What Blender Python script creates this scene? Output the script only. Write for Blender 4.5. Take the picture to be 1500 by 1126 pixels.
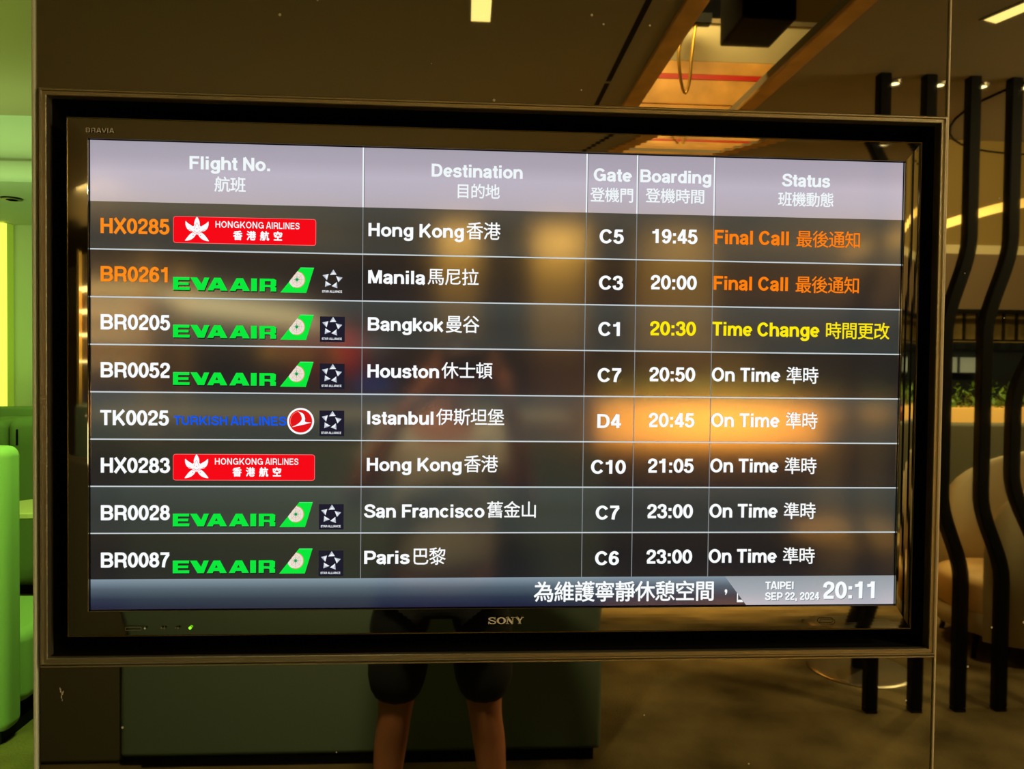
import bpy, bmesh, math, random
from mathutils import Vector, Matrix
random.seed(7)
for o in list(bpy.data.objects):
    bpy.data.objects.remove(o)
SC = bpy.context.scene
COL = SC.collection
PI = math.pi

# ------------------------------------------------------------------ camera, world, exposure
ZS = 1.276                                   # height of the screen's lower edge above the floor
def make_camera():
    yaw, pitch, roll = 0.0606, -0.0233, 0.0114
    cy, sy, cp, sp = math.cos(yaw), math.sin(yaw), math.cos(pitch), math.sin(pitch)
    f = Vector((sy * cp, cy * cp, sp)); r = Vector((cy, -sy, 0)); u = r.cross(f)
    r2 = r * math.cos(roll) + u * math.sin(roll); u2 = -r * math.sin(roll) + u * math.cos(roll)
    cd = bpy.data.cameras.new('camera'); cam = bpy.data.objects.new('camera', cd); COL.objects.link(cam)
    m = Matrix((r2, u2, -f)).transposed().to_4x4(); m.translation = Vector((0.516, -1.0972, 0.344 + ZS))
    cam.matrix_world = m
    cd.sensor_width = 36.0; cd.lens = 1130.0 / 1500.0 * 36.0; cd.clip_start = 0.002; cd.clip_end = 60
    SC.camera = cam
make_camera()
SC.view_settings.view_transform = 'Standard'; SC.view_settings.look = 'None'
SC.view_settings.exposure = 0.0; SC.view_settings.gamma = 1.0; SC.view_settings.use_curve_mapping = False
w = bpy.data.worlds.new('world'); SC.world = w; w.use_nodes = True
w.node_tree.nodes['Background'].inputs[0].default_value = (0.9, 0.75, 0.5, 1)
w.node_tree.nodes['Background'].inputs[1].default_value = 0.02
SC.cycles.use_denoising = True
SC.cycles.max_bounces = 8; SC.cycles.glossy_bounces = 5; SC.cycles.diffuse_bounces = 4
SC.cycles.sample_clamp_indirect = 4.0
SC.cycles.caustics_reflective = False; SC.cycles.caustics_refractive = False

WARM = (1.0, 0.84, 0.52)
def spot(name, loc, aim, power, color=WARM, angle=110, size=0.06, blend=0.6):
    ld = bpy.data.lights.new(name, 'SPOT'); ld.energy = power; ld.color = color
    ld.spot_size = math.radians(angle); ld.spot_blend = blend; ld.shadow_soft_size = size
    o = bpy.data.objects.new(name, ld); COL.objects.link(o); o.location = loc
    d = Vector(aim) - Vector(loc); o.rotation_euler = d.to_track_quat('-Z', 'Y').to_euler()
    return o
def area(name, loc, aim, power, sx, sy, color=WARM, spread=180):
    ld = bpy.data.lights.new(name, 'AREA'); ld.spread = math.radians(spread); ld.shape = 'RECTANGLE'; ld.size = sx; ld.size_y = sy
    ld.energy = power; ld.color = color
    o = bpy.data.objects.new(name, ld); COL.objects.link(o); o.location = loc
    d = Vector(aim) - Vector(loc); o.rotation_euler = d.to_track_quat('-Z', 'Y').to_euler()
    return o
GREEN = (0.50, 1.0, 0.16)
LIM = (0.60, 1.0, 0.36)
# lounge behind the camera (seen mirrored in the black glass)
area('seating_fill', (4.7, -2.5, 2.95), (3.8, -3.2, 0.5), 80, 0.4, 0.4)  # added fill kept out of view to brighten the chairs, not a fitting
area('bar_fill', (3.5, -1.45, 2.95), (3.3, -2.2, 0.0), 55, 0.2, 0.2)  # unseen fill added to lift the carpet around the bars
area('planter_downlight', (2.3, -3.2, 2.95), (2.2, -4.1, 1.25), 120, 0.9, 0.10, (1.0, 0.66, 0.26), 70)
area('planter_far_downlight', (5.2, -4.6, 2.95), (4.6, -5.5, 1.1), 170, 1.6, 0.10, (1.0, 0.88, 0.52))
area('aisle_fill', (0.2, -0.45, 2.92), (0.1, -2.1, 0.9), 30, 0.2, 0.2, (1.0, 0.90, 0.62), 110)  # added fill for the booth front and the standing person, not a fitting
area('column_downlight', (1.42, -6.1, 2.93), (1.42, -6.5, 2.4), 11, 0.4, 0.08, (1.0, 0.86, 0.46))
area('column_left_downlight', (0.43, -6.1, 2.93), (0.43, -6.5, 2.4), 9, 0.3, 0.08, (1.0, 0.86, 0.46))
area('column_right_downlight', (2.6, -6.1, 2.93), (2.6, -6.5, 2.4), 3, 0.4, 0.08, (1.0, 0.86, 0.46))
area('back_bar_downlight', (-2.6, -5.0, 2.93), (-2.6, -6.6, 1.8), 46, 0.8, 0.2, (1.0, 0.88, 0.56))
area('far_lounge_light', (6.5, -6.0, 4.3), (6.8, -8.0, 2.8), 72, 1.6, 0.5, (1.0, 0.84, 0.46))
# unseen upward fills, no fittings of the lounge, added to brighten the ceiling
area('booth_ceiling_fill', (-0.2, -3.2, 1.35), (-0.2, -3.2, 3.0), 7, 2.6, 0.8, (1.0, 0.86, 0.52))
area('seating_ceiling_fill', (4.9, -1.7, 1.25), (4.2, -2.0, 3.0), 32, 1.2, 1.6, (1.0, 0.82, 0.56))
area('far_ceiling_fill', (-1.6, -6.9, 2.15), (-1.2, -6.8, 3.0), 18, 3.0, 0.5, (1.0, 0.88, 0.5))
# green lit booths beyond the left end of the partition
area('green_cove_light', (-2.3, 3.05, 2.35), (-2.2, 3.62, 2.95), 6, 1.8, 0.1, LIM)
area('green_booth_fill', (-2.6, -1.0, 1.35), (-2.0, 2.3, 0.7), 11, 0.8, 0.5, GREEN, 60)  # unseen fill added in front to brighten the near sofa back
area('green_aisle_fill', (-0.7, 1.9, 2.6), (-1.4, 2.6, 0.9), 26, 0.4, 0.4, GREEN, 120)  # fill hidden behind the partition, added for the sofa's right side
area('green_soffit_fill', (-2.8, 1.3, 1.2), (-2.4, 2.0, 3.0), 50, 1.2, 0.8, (0.62, 1.0, 0.2))  # upward fill added to brighten the soffit, no lamp stands here
area('green_rear_light', (-2.2, 4.3, 2.55), (-2.5, 4.8, 1.0), 3.5, 1.4, 0.3, GREEN)
area('green_rear_ceiling_fill', (-2.7, 4.7, 1.3), (-2.4, 4.4, 2.7), 2, 0.8, 0.3, GREEN)  # upward fill added to brighten the rear lower ceiling

# ------------------------------------------------------------------ materials
def lin(c):
    return tuple((x / 12.92 if x <= 0.04045 else ((x + 0.055) / 1.055) ** 2.4) for x in [v / 255.0 for v in c])
MATS = {}
def mat(name, rgb=(128, 128, 128), rough=0.6, metal=0.0, emit=None, estr=1.0, spec=0.5, noise=None, bump=None, linear=None):
    if name in MATS: return MATS[name]
    m = bpy.data.materials.new(name); m.use_nodes = True; nt = m.node_tree; b = nt.nodes['Principled BSDF']
    c = linear or lin(rgb)
    b.inputs['Base Color'].default_value = (*c, 1); b.inputs['Roughness'].default_value = rough
    b.inputs['Metallic'].default_value = metal; b.inputs['Specular IOR Level'].default_value = spec
    if emit is not None:
        b.inputs['Emission Color'].default_value = (*lin(emit), 1); b.inputs['Emission Strength'].default_value = estr
    tc = None
    if noise:
        sc, amt = noise
        tc = nt.nodes.new('ShaderNodeTexCoord'); n = nt.nodes.new('ShaderNodeTexNoise'); n.inputs['Scale'].default_value = sc
        n.inputs['Detail'].default_value = 5
        nt.links.new(tc.outputs['Object'], n.inputs['Vector'])
        r = nt.nodes.new('ShaderNodeValToRGB')
        r.color_ramp.elements[0].position = 0.3; r.color_ramp.elements[1].position = 0.7
        r.color_ramp.elements[0].color = (*[x * (1 - amt) for x in c], 1)
        r.color_ramp.elements[1].color = (*[min(1, x * (1 + amt)) for x in c], 1)
        nt.links.new(n.outputs['Fac'], r.inputs['Fac']); nt.links.new(r.outputs['Color'], b.inputs['Base Color'])
    if bump:
        sc, st = bump
        tc = tc or nt.nodes.new('ShaderNodeTexCoord'); n = nt.nodes.new('ShaderNodeTexNoise'); n.inputs['Scale'].default_value = sc
        nt.links.new(tc.outputs['Object'], n.inputs['Vector'])
        bp = nt.nodes.new('ShaderNodeBump'); bp.inputs['Strength'].default_value = st; bp.inputs['Distance'].default_value = 0.01
        nt.links.new(n.outputs['Fac'], bp.inputs['Height']); nt.links.new(bp.outputs['Normal'], b.inputs['Normal'])
    MATS[name] = m
    return m

def glass_mat():
    """dark bronze mirror glass with a few dust specks"""
    m = bpy.data.materials.new('bronze_mirror_glass'); m.use_nodes = True; nt = m.node_tree; b = nt.nodes['Principled BSDF']
    b.inputs['Base Color'].default_value = (0.36, 0.325, 0.20, 1); b.inputs['Metallic'].default_value = 1.0
    b.inputs['Roughness'].default_value = 0.02
    tc = nt.nodes.new('ShaderNodeTexCoord'); v = nt.nodes.new('ShaderNodeTexVoronoi'); v.inputs['Scale'].default_value = 26
    nt.links.new(tc.outputs['Object'], v.inputs['Vector'])
    n = nt.nodes.new('ShaderNodeTexNoise'); n.inputs['Scale'].default_value = 3.0
    nt.links.new(tc.outputs['Object'], n.inputs['Vector'])
    # the size of each speck follows a broad noise, most cells carry none
    mm = nt.nodes.new('ShaderNodeMath'); mm.operation = 'MULTIPLY_ADD'; mm.inputs[1].default_value = 0.30; mm.inputs[2].default_value = -0.118
    nt.links.new(n.outputs['Fac'], mm.inputs[0])
    lt = nt.nodes.new('ShaderNodeMath'); lt.operation = 'LESS_THAN'
    nt.links.new(v.outputs['Distance'], lt.inputs[0]); nt.links.new(mm.outputs[0], lt.inputs[1])
    d = nt.nodes.new('ShaderNodeBsdfDiffuse'); d.inputs[0].default_value = (0.5, 0.45, 0.3, 1)
    mx = nt.nodes.new('ShaderNodeMixShader'); out = nt.nodes['Material Output']
    nt.links.new(lt.outputs[0], mx.inputs[0]); nt.links.new(b.outputs[0], mx.inputs[1]); nt.links.new(d.outputs[0], mx.inputs[2])
    nt.links.new(mx.outputs[0], out.inputs[0])
    return m
M_GLASS = glass_mat()
M_TRIM = mat('bronze_trim', (172, 160, 122), 0.38, 0.85, bump=(300, 0.1))
M_BLACK = mat('black_felt', (9, 8, 7), 0.95, spec=0.1)
M_BEZEL = mat('piano_black_bezel', rough=0.03, metal=1.0, linear=(0.34, 0.31, 0.20))
M_RIM = mat('bezel_rim', (170, 150, 90), 0.2, 1.0)
M_PLASTIC = mat('black_plastic', (14, 13, 11), 0.35)
M_CARPET = mat('mottled_carpet', (106, 92, 60), 0.95, spec=0.1, noise=(2.4, 0.5), bump=(90, 0.5))
M_CEIL = mat('grey_ceiling', (160, 146, 120), 0.9, spec=0.2)
M_WALL = mat('taupe_plaster', (120, 104, 76), 0.85)
M_WOOD = mat('warm_wood', (222, 160, 80), 0.5, noise=(6, 0.25))
M_GOLDWOOD = mat('golden_wood', (196, 164, 92), 0.45, noise=(3, 0.15))
M_CREAM = mat('cream_panel', (225, 210, 170), 0.7)
M_IRON = mat('black_iron', (7, 7, 6), 0.7, spec=0.12)
M_BOOTH = mat('dark_green_fabric', (100, 114, 98), 0.9, spec=0.2, bump=(400, 0.3))
M_CHAIR = mat('beige_leather', (196, 180, 142), 0.6, noise=(3, 0.06))
M_SEAT = mat('tan_cushion', (225, 185, 120), 0.6)
M_STEEL = mat('brushed_steel', (170, 160, 140), 0.3, 1.0)
M_GSOFA = mat('sage_fabric', (138, 160, 112), 0.95, spec=0.15, bump=(500, 0.25))
M_GWALL = mat('pale_plaster', (178, 182, 168), 0.85)
M_LAMP = mat('lamp_diffuser', (255, 230, 160), 0.5, emit=(255, 235, 165), estr=3.2)
M_SPOTL = mat('spot_lens', (255, 240, 200), 0.5, emit=(255, 238, 190), estr=9.0)

# ------------------------------------------------------------------ mesh helpers
def finish(name, bm, m, parent=None, smooth=False, bevel=0.0, seg=2):
    bmesh.ops.recalc_face_normals(bm, faces=bm.faces[:])
    me = bpy.data.meshes.new(name); bm.to_mesh(me); bm.free()
    ms = m if isinstance(m, (list, tuple)) else [m]
    for x in ms: me.materials.append(x)
    if smooth:
        for p in me.polygons: p.use_smooth = True
    o = bpy.data.objects.new(name, me); COL.objects.link(o)
    if parent is not None: o.parent = parent
    if bevel:
        b = o.modifiers.new('bevel', 'BEVEL'); b.width = bevel; b.segments = seg; b.limit_method = 'ANGLE'; b.harden_normals = smooth
    return o
def bx(bm, x0, x1, y0, y1, z0, z1, mi=0):
    v = [bm.verts.new((x, y, z)) for x in (x0, x1) for y in (y0, y1) for z in (z0, z1)]
    for q in ((0, 1, 3, 2), (4, 6, 7, 5), (0, 4, 5, 1), (2, 3, 7, 6), (0, 2, 6, 4), (1, 5, 7, 3)):
        f = bm.faces.new([v[i] for i in q]); f.material_index = mi
def box(name, x0, x1, y0, y1, z0, z1, m, parent=None, bevel=0.0, seg=2, smooth=False):
    bm = bmesh.new(); bx(bm, x0, x1, y0, y1, z0, z1)
    return finish(name, bm, m, parent, bevel=bevel, seg=seg, smooth=smooth)
def tube(bm, pts, r, n=12, closed=False, cap=True):
    pts = [Vector(p) for p in pts]; rr = r if isinstance(r, (list, tuple)) else [r] * len(pts)
    rings = []; N = len(pts); prev = None
    for i, p in enumerate(pts):
        a = pts[(i - 1) % N] if (closed or i > 0) else p; b = pts[(i + 1) % N] if (closed or i < N - 1) else p
        t = (b - a).normalized()
        if prev is None:
            s = t.cross(Vector((0, 0, 1)));
            if s.length < 1e-3: s = t.cross(Vector((1, 0, 0)))
        else: s = prev - t * prev.dot(t)
        s.normalize(); prev = s; q = t.cross(s)
        rings.append([bm.verts.new(p + (s * math.cos(2 * PI * k / n) + q * math.sin(2 * PI * k / n)) * rr[i]) for k in range(n)])
    for i in range(N if closed else N - 1):
        A, B = rings[i], rings[(i + 1) % N]
        for k in range(n): bm.faces.new((A[k], A[(k + 1) % n], B[(k + 1) % n], B[k]))
    if cap and not closed:
        bm.faces.new(rings[0][::-1]); bm.faces.new(rings[-1])
def lathe(bm, prof, n=32, c=(0, 0, 0)):
    rings = [[bm.verts.new((c[0] + r * math.cos(2 * PI * k / n), c[1] + r * math.sin(2 * PI * k / n), c[2] + z)) for k in range(n)] for r, z in prof]
    for A, B in zip(rings, rings[1:]):
        for k in range(n): bm.faces.new((A[k], A[(k + 1) % n], B[(k + 1) % n], B[k]))
    bm.faces.new(rings[0][::-1]); bm.faces.new(rings[-1])
def ring_frame(bm, outer, inner_prof, mi=0):
    """picture-frame sweep: rectangles (x0,x1,z0,z1) with y, joined in order"""
    loops = []
    for (x0, x1, z0, z1), y in inner_prof:
        loops.append([bm.verts.new(p) for p in ((x0, y, z0), (x1, y, z0), (x1, y, z1), (x0, y, z1))])
    for A, B in zip(loops, loops[1:]):
        for k in range(4):
            f = bm.faces.new((A[k], A[(k + 1) % 4], B[(k + 1) % 4], B[k])); f.material_index = mi
def empty(name, loc=(0, 0, 0), rz=0.0):
    o = bpy.data.objects.new(name, None); COL.objects.link(o); o.location = loc; o.rotation_euler = (0, 0, rz)
    o.empty_display_size = 0.1
    return o
def tag(o, label, cat, group=None, kind=None):
    o['label'] = label; o['category'] = cat
    if group: o['group'] = group
    if kind: o['kind'] = kind
    return o
def struct(o, label=None):
    o['kind'] = 'structure'
    if label: o['label'] = label
    return o
def copy_tree(o, parent=None):
    c = o.copy(); COL.objects.link(c)
    if parent is not None: c.parent = parent
    for ch in list(o.children): copy_tree(ch, c)
    return c

# ------------------------------------------------------------------ setting
struct(box('floor', -7, 9, -10, 7, -0.1, 0.0, M_CARPET), 'mottled brown carpet floor')
# ceiling of the lounge around the skylight opening and the dropped strip
def ceiling():
    bm = bmesh.new(); z0, z1 = 3.0, 3.08
    bx(bm, -7, 1.35, -10, 3.44, z0, z1); bx(bm, 1.98, 9, -3.37, 3.44, z0, z1)
    bx(bm, 1.35, 1.98, -1.15, 3.44, z0, z1); bx(bm, 1.35, 1.98, -3.75, -3.3, z0, z1)
    bx(bm, 1.35, 3.3, -10, -3.37 if False else -3.75, z0, z1)
    bx(bm, 1.98, 3.3, -3.75, -3.37, z0, z1)
    o = finish('ceiling', bm, M_CEIL); struct(o, 'dark grey ceiling over the lounge')
ceiling()
struct(box('ceiling', 3.3, 9, -10, -3.37, 4.9, 5.0, mat('olive_plaster', (150, 125, 70), 0.8)), 'high ceiling over the far seating')
struct(box('wall_back', -7, 9, -10.1, -10, 0, 5.0, M_WALL), 'far wall of the lounge')
struct(box('wall_right', 9, 9.1, -10, 7, 0, 5, M_WALL))
struct(box('wall_left', -7.1, -7, -10, 7, 0, 3.05, M_WALL))

# --- the partition with the screen niche
X0, X1, Z0, Z1 = -0.0665, 1.2150, ZS - 0.0765, ZS + 0.7155     # outer edge of the niche trim
def partition():
    bm = bmesh.new()
    bx(bm, -0.074, X0 + 0.006, 0.006, 0.30, 0, 3.0); bx(bm, X1 - 0.006, 9.0, 0.006, 0.30, 0, 3.0)
    bx(bm, X0 + 0.006, X1 - 0.006, 0.006, 0.30, 0, Z0 + 0.006); bx(bm, X0 + 0.006, X1 - 0.006, 0.006, 0.30, Z1 - 0.006, 3.0)
    bx(bm, X0 + 0.006, X1 - 0.006, 0.22, 0.30, Z0 + 0.006, Z1 - 0.006)
    w = finish('wall_front', bm, M_BLACK); struct(w, 'partition clad in black mirror glass')
    def panel(x0, x1, z0, z1, lab):
        p = box('glass_panel', x0, x1, 0.0, 0.006, z0, z1, M_GLASS, w); p['label'] = lab
    panel(-0.0715, 1.2135, Z1 + 0.0005, 2.998, 'black glass panel above the screen')
    panel(-0.0680, 1.2135, 0.02, Z0 - 0.0035, 'black glass panel below the screen')
    panel(1.2180, 3.9, 0.02, 2.998, 'black glass panel right of the screen')
    panel(3.903, 8.9, 0.02, 2.998, 'black glass panel at the far right end')
    nb = bmesh.new()                                  # felt-lined niche box, open to the front
    a, b, c, d = X0 + 0.0095, X1 - 0.0085, Z0 + 0.0105, Z1 - 0.0095
    ring_frame(nb, None, [((a, b, c, d), 0.004), ((a, b, c, d), 0.15)])
    f = [nb.verts.new(p) for p in ((a, .15, c), (b, .15, c), (b, .15, d), (a, .15, d))]; nb.faces.new(f)
    finish('niche_lining', nb, M_BLACK, w)
    cb = bmesh.new(); x = 0.0930 - 0.13
    for pts in (((-0.0405, -0.0368), (0.243, 0.2375)), ((-0.0385, -0.0395), (0.2425, 0.2385))): pass
    for i, (px, pz, s) in enumerate(((-0.0405, 0.0, .0028), (-0.0385, -.004, .0035), (-0.0395, -.009, .0025), (-0.037, -.002, .002), (-0.0385, -.0135, .0018), (-0.0415, .003, .0018))):
        px += 0.0; z = ZS - 0.113 + pz
        v = [cb.verts.new((px + s * .5 * math.cos(t + i) * (0.7 + .5 * ((k * 7 + i) % 3) / 2), -0.0004, z + s * math.sin(t + i) * (0.7 + .5 * ((k * 5 + i) % 3) / 2))) for k, t in enumerate([j * 1.047 for j in range(6)])]
        cb.faces.new(v)
    finish('paint_chip', cb, mat('white_chip', (200, 190, 160), 0.8), w)
    return w
partition()
struct(box('trim_1', -0.0760, -0.0715, -0.0035, 0.30, 0, 3.0, mat('pale_green_metal', (222, 228, 190), 0.55, 0.0), bevel=0.0012), 'thin metal edge trim at the left end of the partition')
struct(box('trim_2', 1.2142, 1.2176, -0.0030, 0.006, 0, 3.0, mat('pale_bronze', (205, 188, 145), 0.5, 0.2), bevel=0.001), 'upright metal joint strip right of the screen')
def niche_trim():
    bm = bmesh.new()
    def R(t, tb=None): tb = t if tb is None else tb; return (X0 + t, X1 - t, Z0 + tb, Z1 - t)
    ring_frame(bm, None, [(R(0), 0.004), (R(0), -0.003), (R(.0016), -0.0045), (R(.0032), -0.0045), (R(.0042), -0.0025),
                          (R(.0075), -0.0025), (R(.0082), -0.0040), (R(.0092), -0.0040), (R(.0100), -0.0028), (R(.0100), 0.012)])
    struct(finish('trim_3', bm, M_TRIM), 'bronze frame around the screen niche')
    # second thin line under the frame
    struct(box('trim_4', X0, X1, -0.0035, 0.004, Z0 - 0.0030, Z0 - 0.0008, M_TRIM), 'thin bronze strip under the niche frame')
niche_trim()

# --- green booth area beyond the partition's left end
def green_area():
    struct(box('wall_back', -7, 2, 5.12, 5.2, 0, 2.72, M_GWALL), 'pale end wall of the green lit booth area')
    struct(box('ceiling', -7, 2, 3.62, 5.12, 2.67, 2.74, M_GWALL), 'lower ceiling over the rear booths')
    bm = bmesh.new()                                  # curved fascia between the two ceilings
    prof = [(3.44, 3.0), (3.50, 2.985), (3.60, 2.93), (3.63, 2.86), (3.62, 2.80), (3.60, 2.79), (3.585, 2.775), (3.585, 2.70), (3.61, 2.672), (3.66, 2.67)]
    L = [[bm.verts.new((x, y, z)) for y, z in prof] for x in (-7, 2)]
    for i in range(len(prof) - 1): bm.faces.new((L[0][i], L[0][i + 1], L[1][i + 1], L[1][i]))
    struct(finish('ceiling', bm, M_GWALL, smooth=True), 'curved lit cove between the two ceilings')
    struct(box('wall_left', -7, -2.985, 5.0, 5.12, 0, 2.67, mat('lit_yellow_glass', (150, 165, 60), 0.4, emit=(130, 160, 40), estr=0.6)), 'yellow lit glass wall')
    t = struct(box('trim_5', -3.03, -2.965, 4.96, 5.0, 0, 2.66, mat('yellow_light_strip', (240, 240, 120), 0.5, emit=(238, 240, 92), estr=1.0)), 'upright glowing yellow light strip')
    for i, z in enumerate((1.32, 1.42, 1.66, 1.93, 2.1)):
        s = box('glazing_bar', -7, -3.03, 4.985, 5.0, z, z + 0.02, mat('glow_bar', (220, 220, 90), 0.5, emit=(240, 235, 90), estr=0.7)); s['kind'] = 'structure'; s.name = 'trim_%d' % (6 + i)
    c = empty('recessed_downlight', (-2.42, 4.1, 2.67))
    bm = bmesh.new(); lathe(bm, [(0.035, -0.012), (0.06, -0.010), (0.065, -0.002), (0.065, 0.0)], 24); finish('trim_ring', bm, M_PLASTIC, c)
    bm = bmesh.new(); lathe(bm, [(0.001, -0.0125), (0.034, -0.0125)], 20); finish('lens', bm, M_IRON, c)
    tag(c, 'small dark round downlight in the green lower ceiling', 'light')
green_area()

def rounded_slab(name, x0, x1, y0, y1, z0, z1, m, parent, r=0.05, seg=5):
    o = box(name, x0, x1, y0, y1, z0, z1, m, parent, bevel=r, seg=seg, smooth=True)
    return o
def booth(loc, width, height=1.26, depth=0.75, m=M_GSOFA, plinth=0.05, right_arm=True, seat=True, r=0.045):
    """high-backed booth; origin at the floor, right front corner of its back"""
    t = empty('booth_sofa', loc)
    rounded_slab('backrest', -width, 0, 0, 0.13, plinth, height, m, t, r)
    if seat:
        rounded_slab('seat', -width, 0.0, 0.13, depth, 0.12, 0.44, m, t, 0.05)
    box('plinth', -width + .05, -0.04, 0.03, depth - 0.06 if seat else .12, 0, plinth + 0.001 if plinth > .01 else .1, M_IRON, t)
    return t
t = booth((-1.385, 2.22, 0), 2.2, 1.26, 0.72); tag(t, 'green high-backed booth sofa nearest the partition, seen from behind', 'sofa')
t = empty('booth_sofa', (-2.30, 4.40, 0)); tag(t, 'green booth sofa with a seam and notch beyond the small table', 'sofa')
rounded_slab('backrest', -0.34, 0.9, 0, 0.5, 0.05, 1.23, M_GSOFA, t, 0.07, 6); rounded_slab('side_wing', -0.62, -0.35, 0.0, 0.5, 0.05, 1.21, M_GSOFA, t, 0.06, 6)
box('pull_tab', -0.262, -0.252, -0.012, 0.0, 1.04, 1.15, M_IRON, t, bevel=0.003); box('plinth', -.58, .86, .03, .46, 0, .06, M_IRON, t)
t = empty('booth_sofa', (-1.9, 4.93, 0)); tag(t, 'furthest green booth sofa back under the yellow light strip', 'sofa')
rounded_slab('backrest', -1.7, 0.9, 0, 0.06, 0.05, 1.275, M_GSOFA, t, 0.025, 4); box('plinth', -1.6, .8, .01, .05, 0, .06, M_IRON, t)
t = empty('side_table', (-1.90, 3.5, 0)); tag(t, 'small round pale table between the green booths', 'table')
bm = bmesh.new(); lathe(bm, [(0.25, 0.755), (0.262, 0.762), (0.262, 0.785), (0.255, 0.79)], 40); finish('table_top', bm, M_CREAM, t)
bm = bmesh.new(); lathe(bm, [(0.22, 0), (0.22, 0.012), (0.03, 0.03), (0.03, 0.755)], 28); finish('pedestal', bm, M_IRON, t)
# ------------------------------------------------------------------ bold grotesque lettering drawn as strokes
def arc(cx, cy, rx, ry, a0, a1, n=14):
    return [(cx + rx * math.cos(math.radians(a0 + (a1 - a0) * i / n)), cy + ry * math.sin(math.radians(a0 + (a1 - a0) * i / n))) for i in range(n + 1)]
def spl(pts, n=6):
    P = [pts[0]] + list(pts) + [pts[-1]]; out = []
    for i in range(1, len(P) - 2):
        p0, p1, p2, p3 = P[i - 1], P[i], P[i + 1], P[i + 2]
        for k in range(n):
            t = k / n
            out.append(tuple(0.5 * (2 * p1[j] + (p2[j] - p0[j]) * t + (2 * p0[j] - 5 * p1[j] + 4 * p2[j] - p3[j]) * t * t + (3 * p1[j] - p0[j] - 3 * p2[j] + p3[j]) * t ** 3) for j in (0, 1)))
    out.append(P[-2]); return out
T, B_, ML = 0.9175, 0.0825, 0.5          # centre lines of top, bottom, middle strokes of a capital
XT = 0.655                               # x-height stroke centre
def G():
    g = {}
    l = lambda *p: list(p)
    g['A'] = (.98, [l((.10, 0), (.43, 1)), l((.88, 0), (.55, 1)), l((.2, .3), (.78, .3)), l((.40, .97), (.58, .97))])
    g['B'] = (1.0, [l((.18, 0), (.18, 1)), l((.1, T), (.58, T)) , arc(.58, .71, .24, .2075, 90, -90), l((.58, .5025), (.1, .5025)), arc(.60, .2925, .25, .21, 90, -90), l((.6, B_), (.1, B_))])
    g['C'] = (1.0, [arc(.52, .5, .36, .425, 32, 328, 26)])
    g['D'] = (1.0, [l((.18, 0), (.18, 1)), l((.1, T), (.46, T)), spl([(.46, T), (.66, .87), (.80, .70), (.83, .5), (.80, .30), (.66, .13), (.46, B_)]), l((.46, B_), (.1, B_))])
    g['E'] = (.93, [l((.18, 0), (.18, 1)), l((.1, T), (.84, T)), l((.1, .51), (.79, .51)), l((.1, B_), (.86, B_))])
    g['F'] = (.85, [l((.18, 0), (.18, 1)), l((.1, T), (.82, T)), l((.1, .50), (.74, .50))])
    g['G'] = (1.08, [arc(.54, .5, .38, .425, 38, 338, 26), l((.91, .5), (.91, .03)), l((.58, .46), (1.0, .46))])
    g['H'] = (1.0, [l((.18, 0), (.18, 1)), l((.82, 0), (.82, 1)), l((.18, .52), (.82, .52))])
    g['I'] = (.39, [l((.195, 0), (.195, 1))])
    g['K'] = (1.0, [l((.18, 0), (.18, 1)), l((.86, 1), (.2, .33)), l((.42, .56), (.88, 0))])
    g['L'] = (.85, [l((.18, 0), (.18, 1)), l((.1, B_), (.80, B_))])
    g['M'] = (1.16, [l((.18, 0), (.18, 1)), l((.98, 0), (.98, 1)), l((.22, 1), (.58, .05)), l((.94, 1), (.58, .05))])
    g['N'] = (1.0, [l((.18, 0), (.18, 1)), l((.82, 0), (.82, 1)), l((.17, 1), (.83, 0))])
    g['O'] = (1.08, [arc(.54, .5, .38, .425, 0, 360, 34)])
    g['P'] = (.93, [l((.18, 0), (.18, 1)), l((.1, T), (.56, T)), arc(.56, .66, .26, .2575, 90, -90), l((.56, .4025), (.1, .4025))])
    g['R'] = (1.0, [l((.18, 0), (.18, 1)), l((.1, T), (.58, T)), arc(.58, .68, .25, .2375, 90, -90), l((.58, .4425), (.1, .4425)), spl([(.60, .44), (.76, .38), (.80, .25), (.81, .12), (.87, 0)])])
    g['S'] = (.93, [spl([(.81, .69), (.75, .84), (.60, .915), (.46, .925), (.28, .88), (.19, .74), (.26, .61), (.46, .53), (.66, .46), (.79, .36), (.80, .22), (.68, .11), (.48, .075), (.30, .10), (.17, .2), (.13, .32)])])
    g['T'] = (.85, [l((.425, 0), (.425, 1)), l((.03, T), (.82, T))])
    g['U'] = (1.0, [l((.18, 1), (.18, .36)) + arc(.5, .36, .32, .28, 180, 360) + [(.82, 1)]])
    g['V'] = (.93, [l((.08, 1), (.465, .02)), l((.85, 1), (.465, .02))])
    g['X'] = (.93, [l((.10, 1), (.84, 0)), l((.83, 1), (.08, 0))])
    g['Y'] = (.93, [l((.06, 1), (.46, .42)), l((.86, 1), (.46, .42)), l((.46, .46), (.46, 0))])
    # lower case
    g['a'] = (.78, [spl([(.13, .50), (.20, .63), (.37, .67), (.54, .63), (.60, .51), (.60, .2), (.63, .06), (.68, 0)]), spl([(.60, .43), (.42, .38), (.22, .33), (.14, .20), (.22, .09), (.36, .07), (.52, .13), (.59, .26)])])
    g['b'] = (.85, [l((.155, 0), (.155, 1)), arc(.42, .365, .255, .285, 0, 360, 28)])
    g['c'] = (.78, [arc(.41, .365, .275, .285, 38, 322, 24)])
    g['d'] = (.85, [l((.695, 0), (.695, 1)), arc(.43, .365, .255, .285, 0, 360, 28)])
    g['e'] = (.78, [l((.14, .35), (.66, .35)), arc(.40, .365, .265, .29, 0, 318, 26)])
    g['f'] = (.46, [spl([(.45, .92), (.32, .915), (.26, .80), (.255, .6)]) + [(.255, 0)], l((.03, .66), (.45, .66))])
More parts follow.
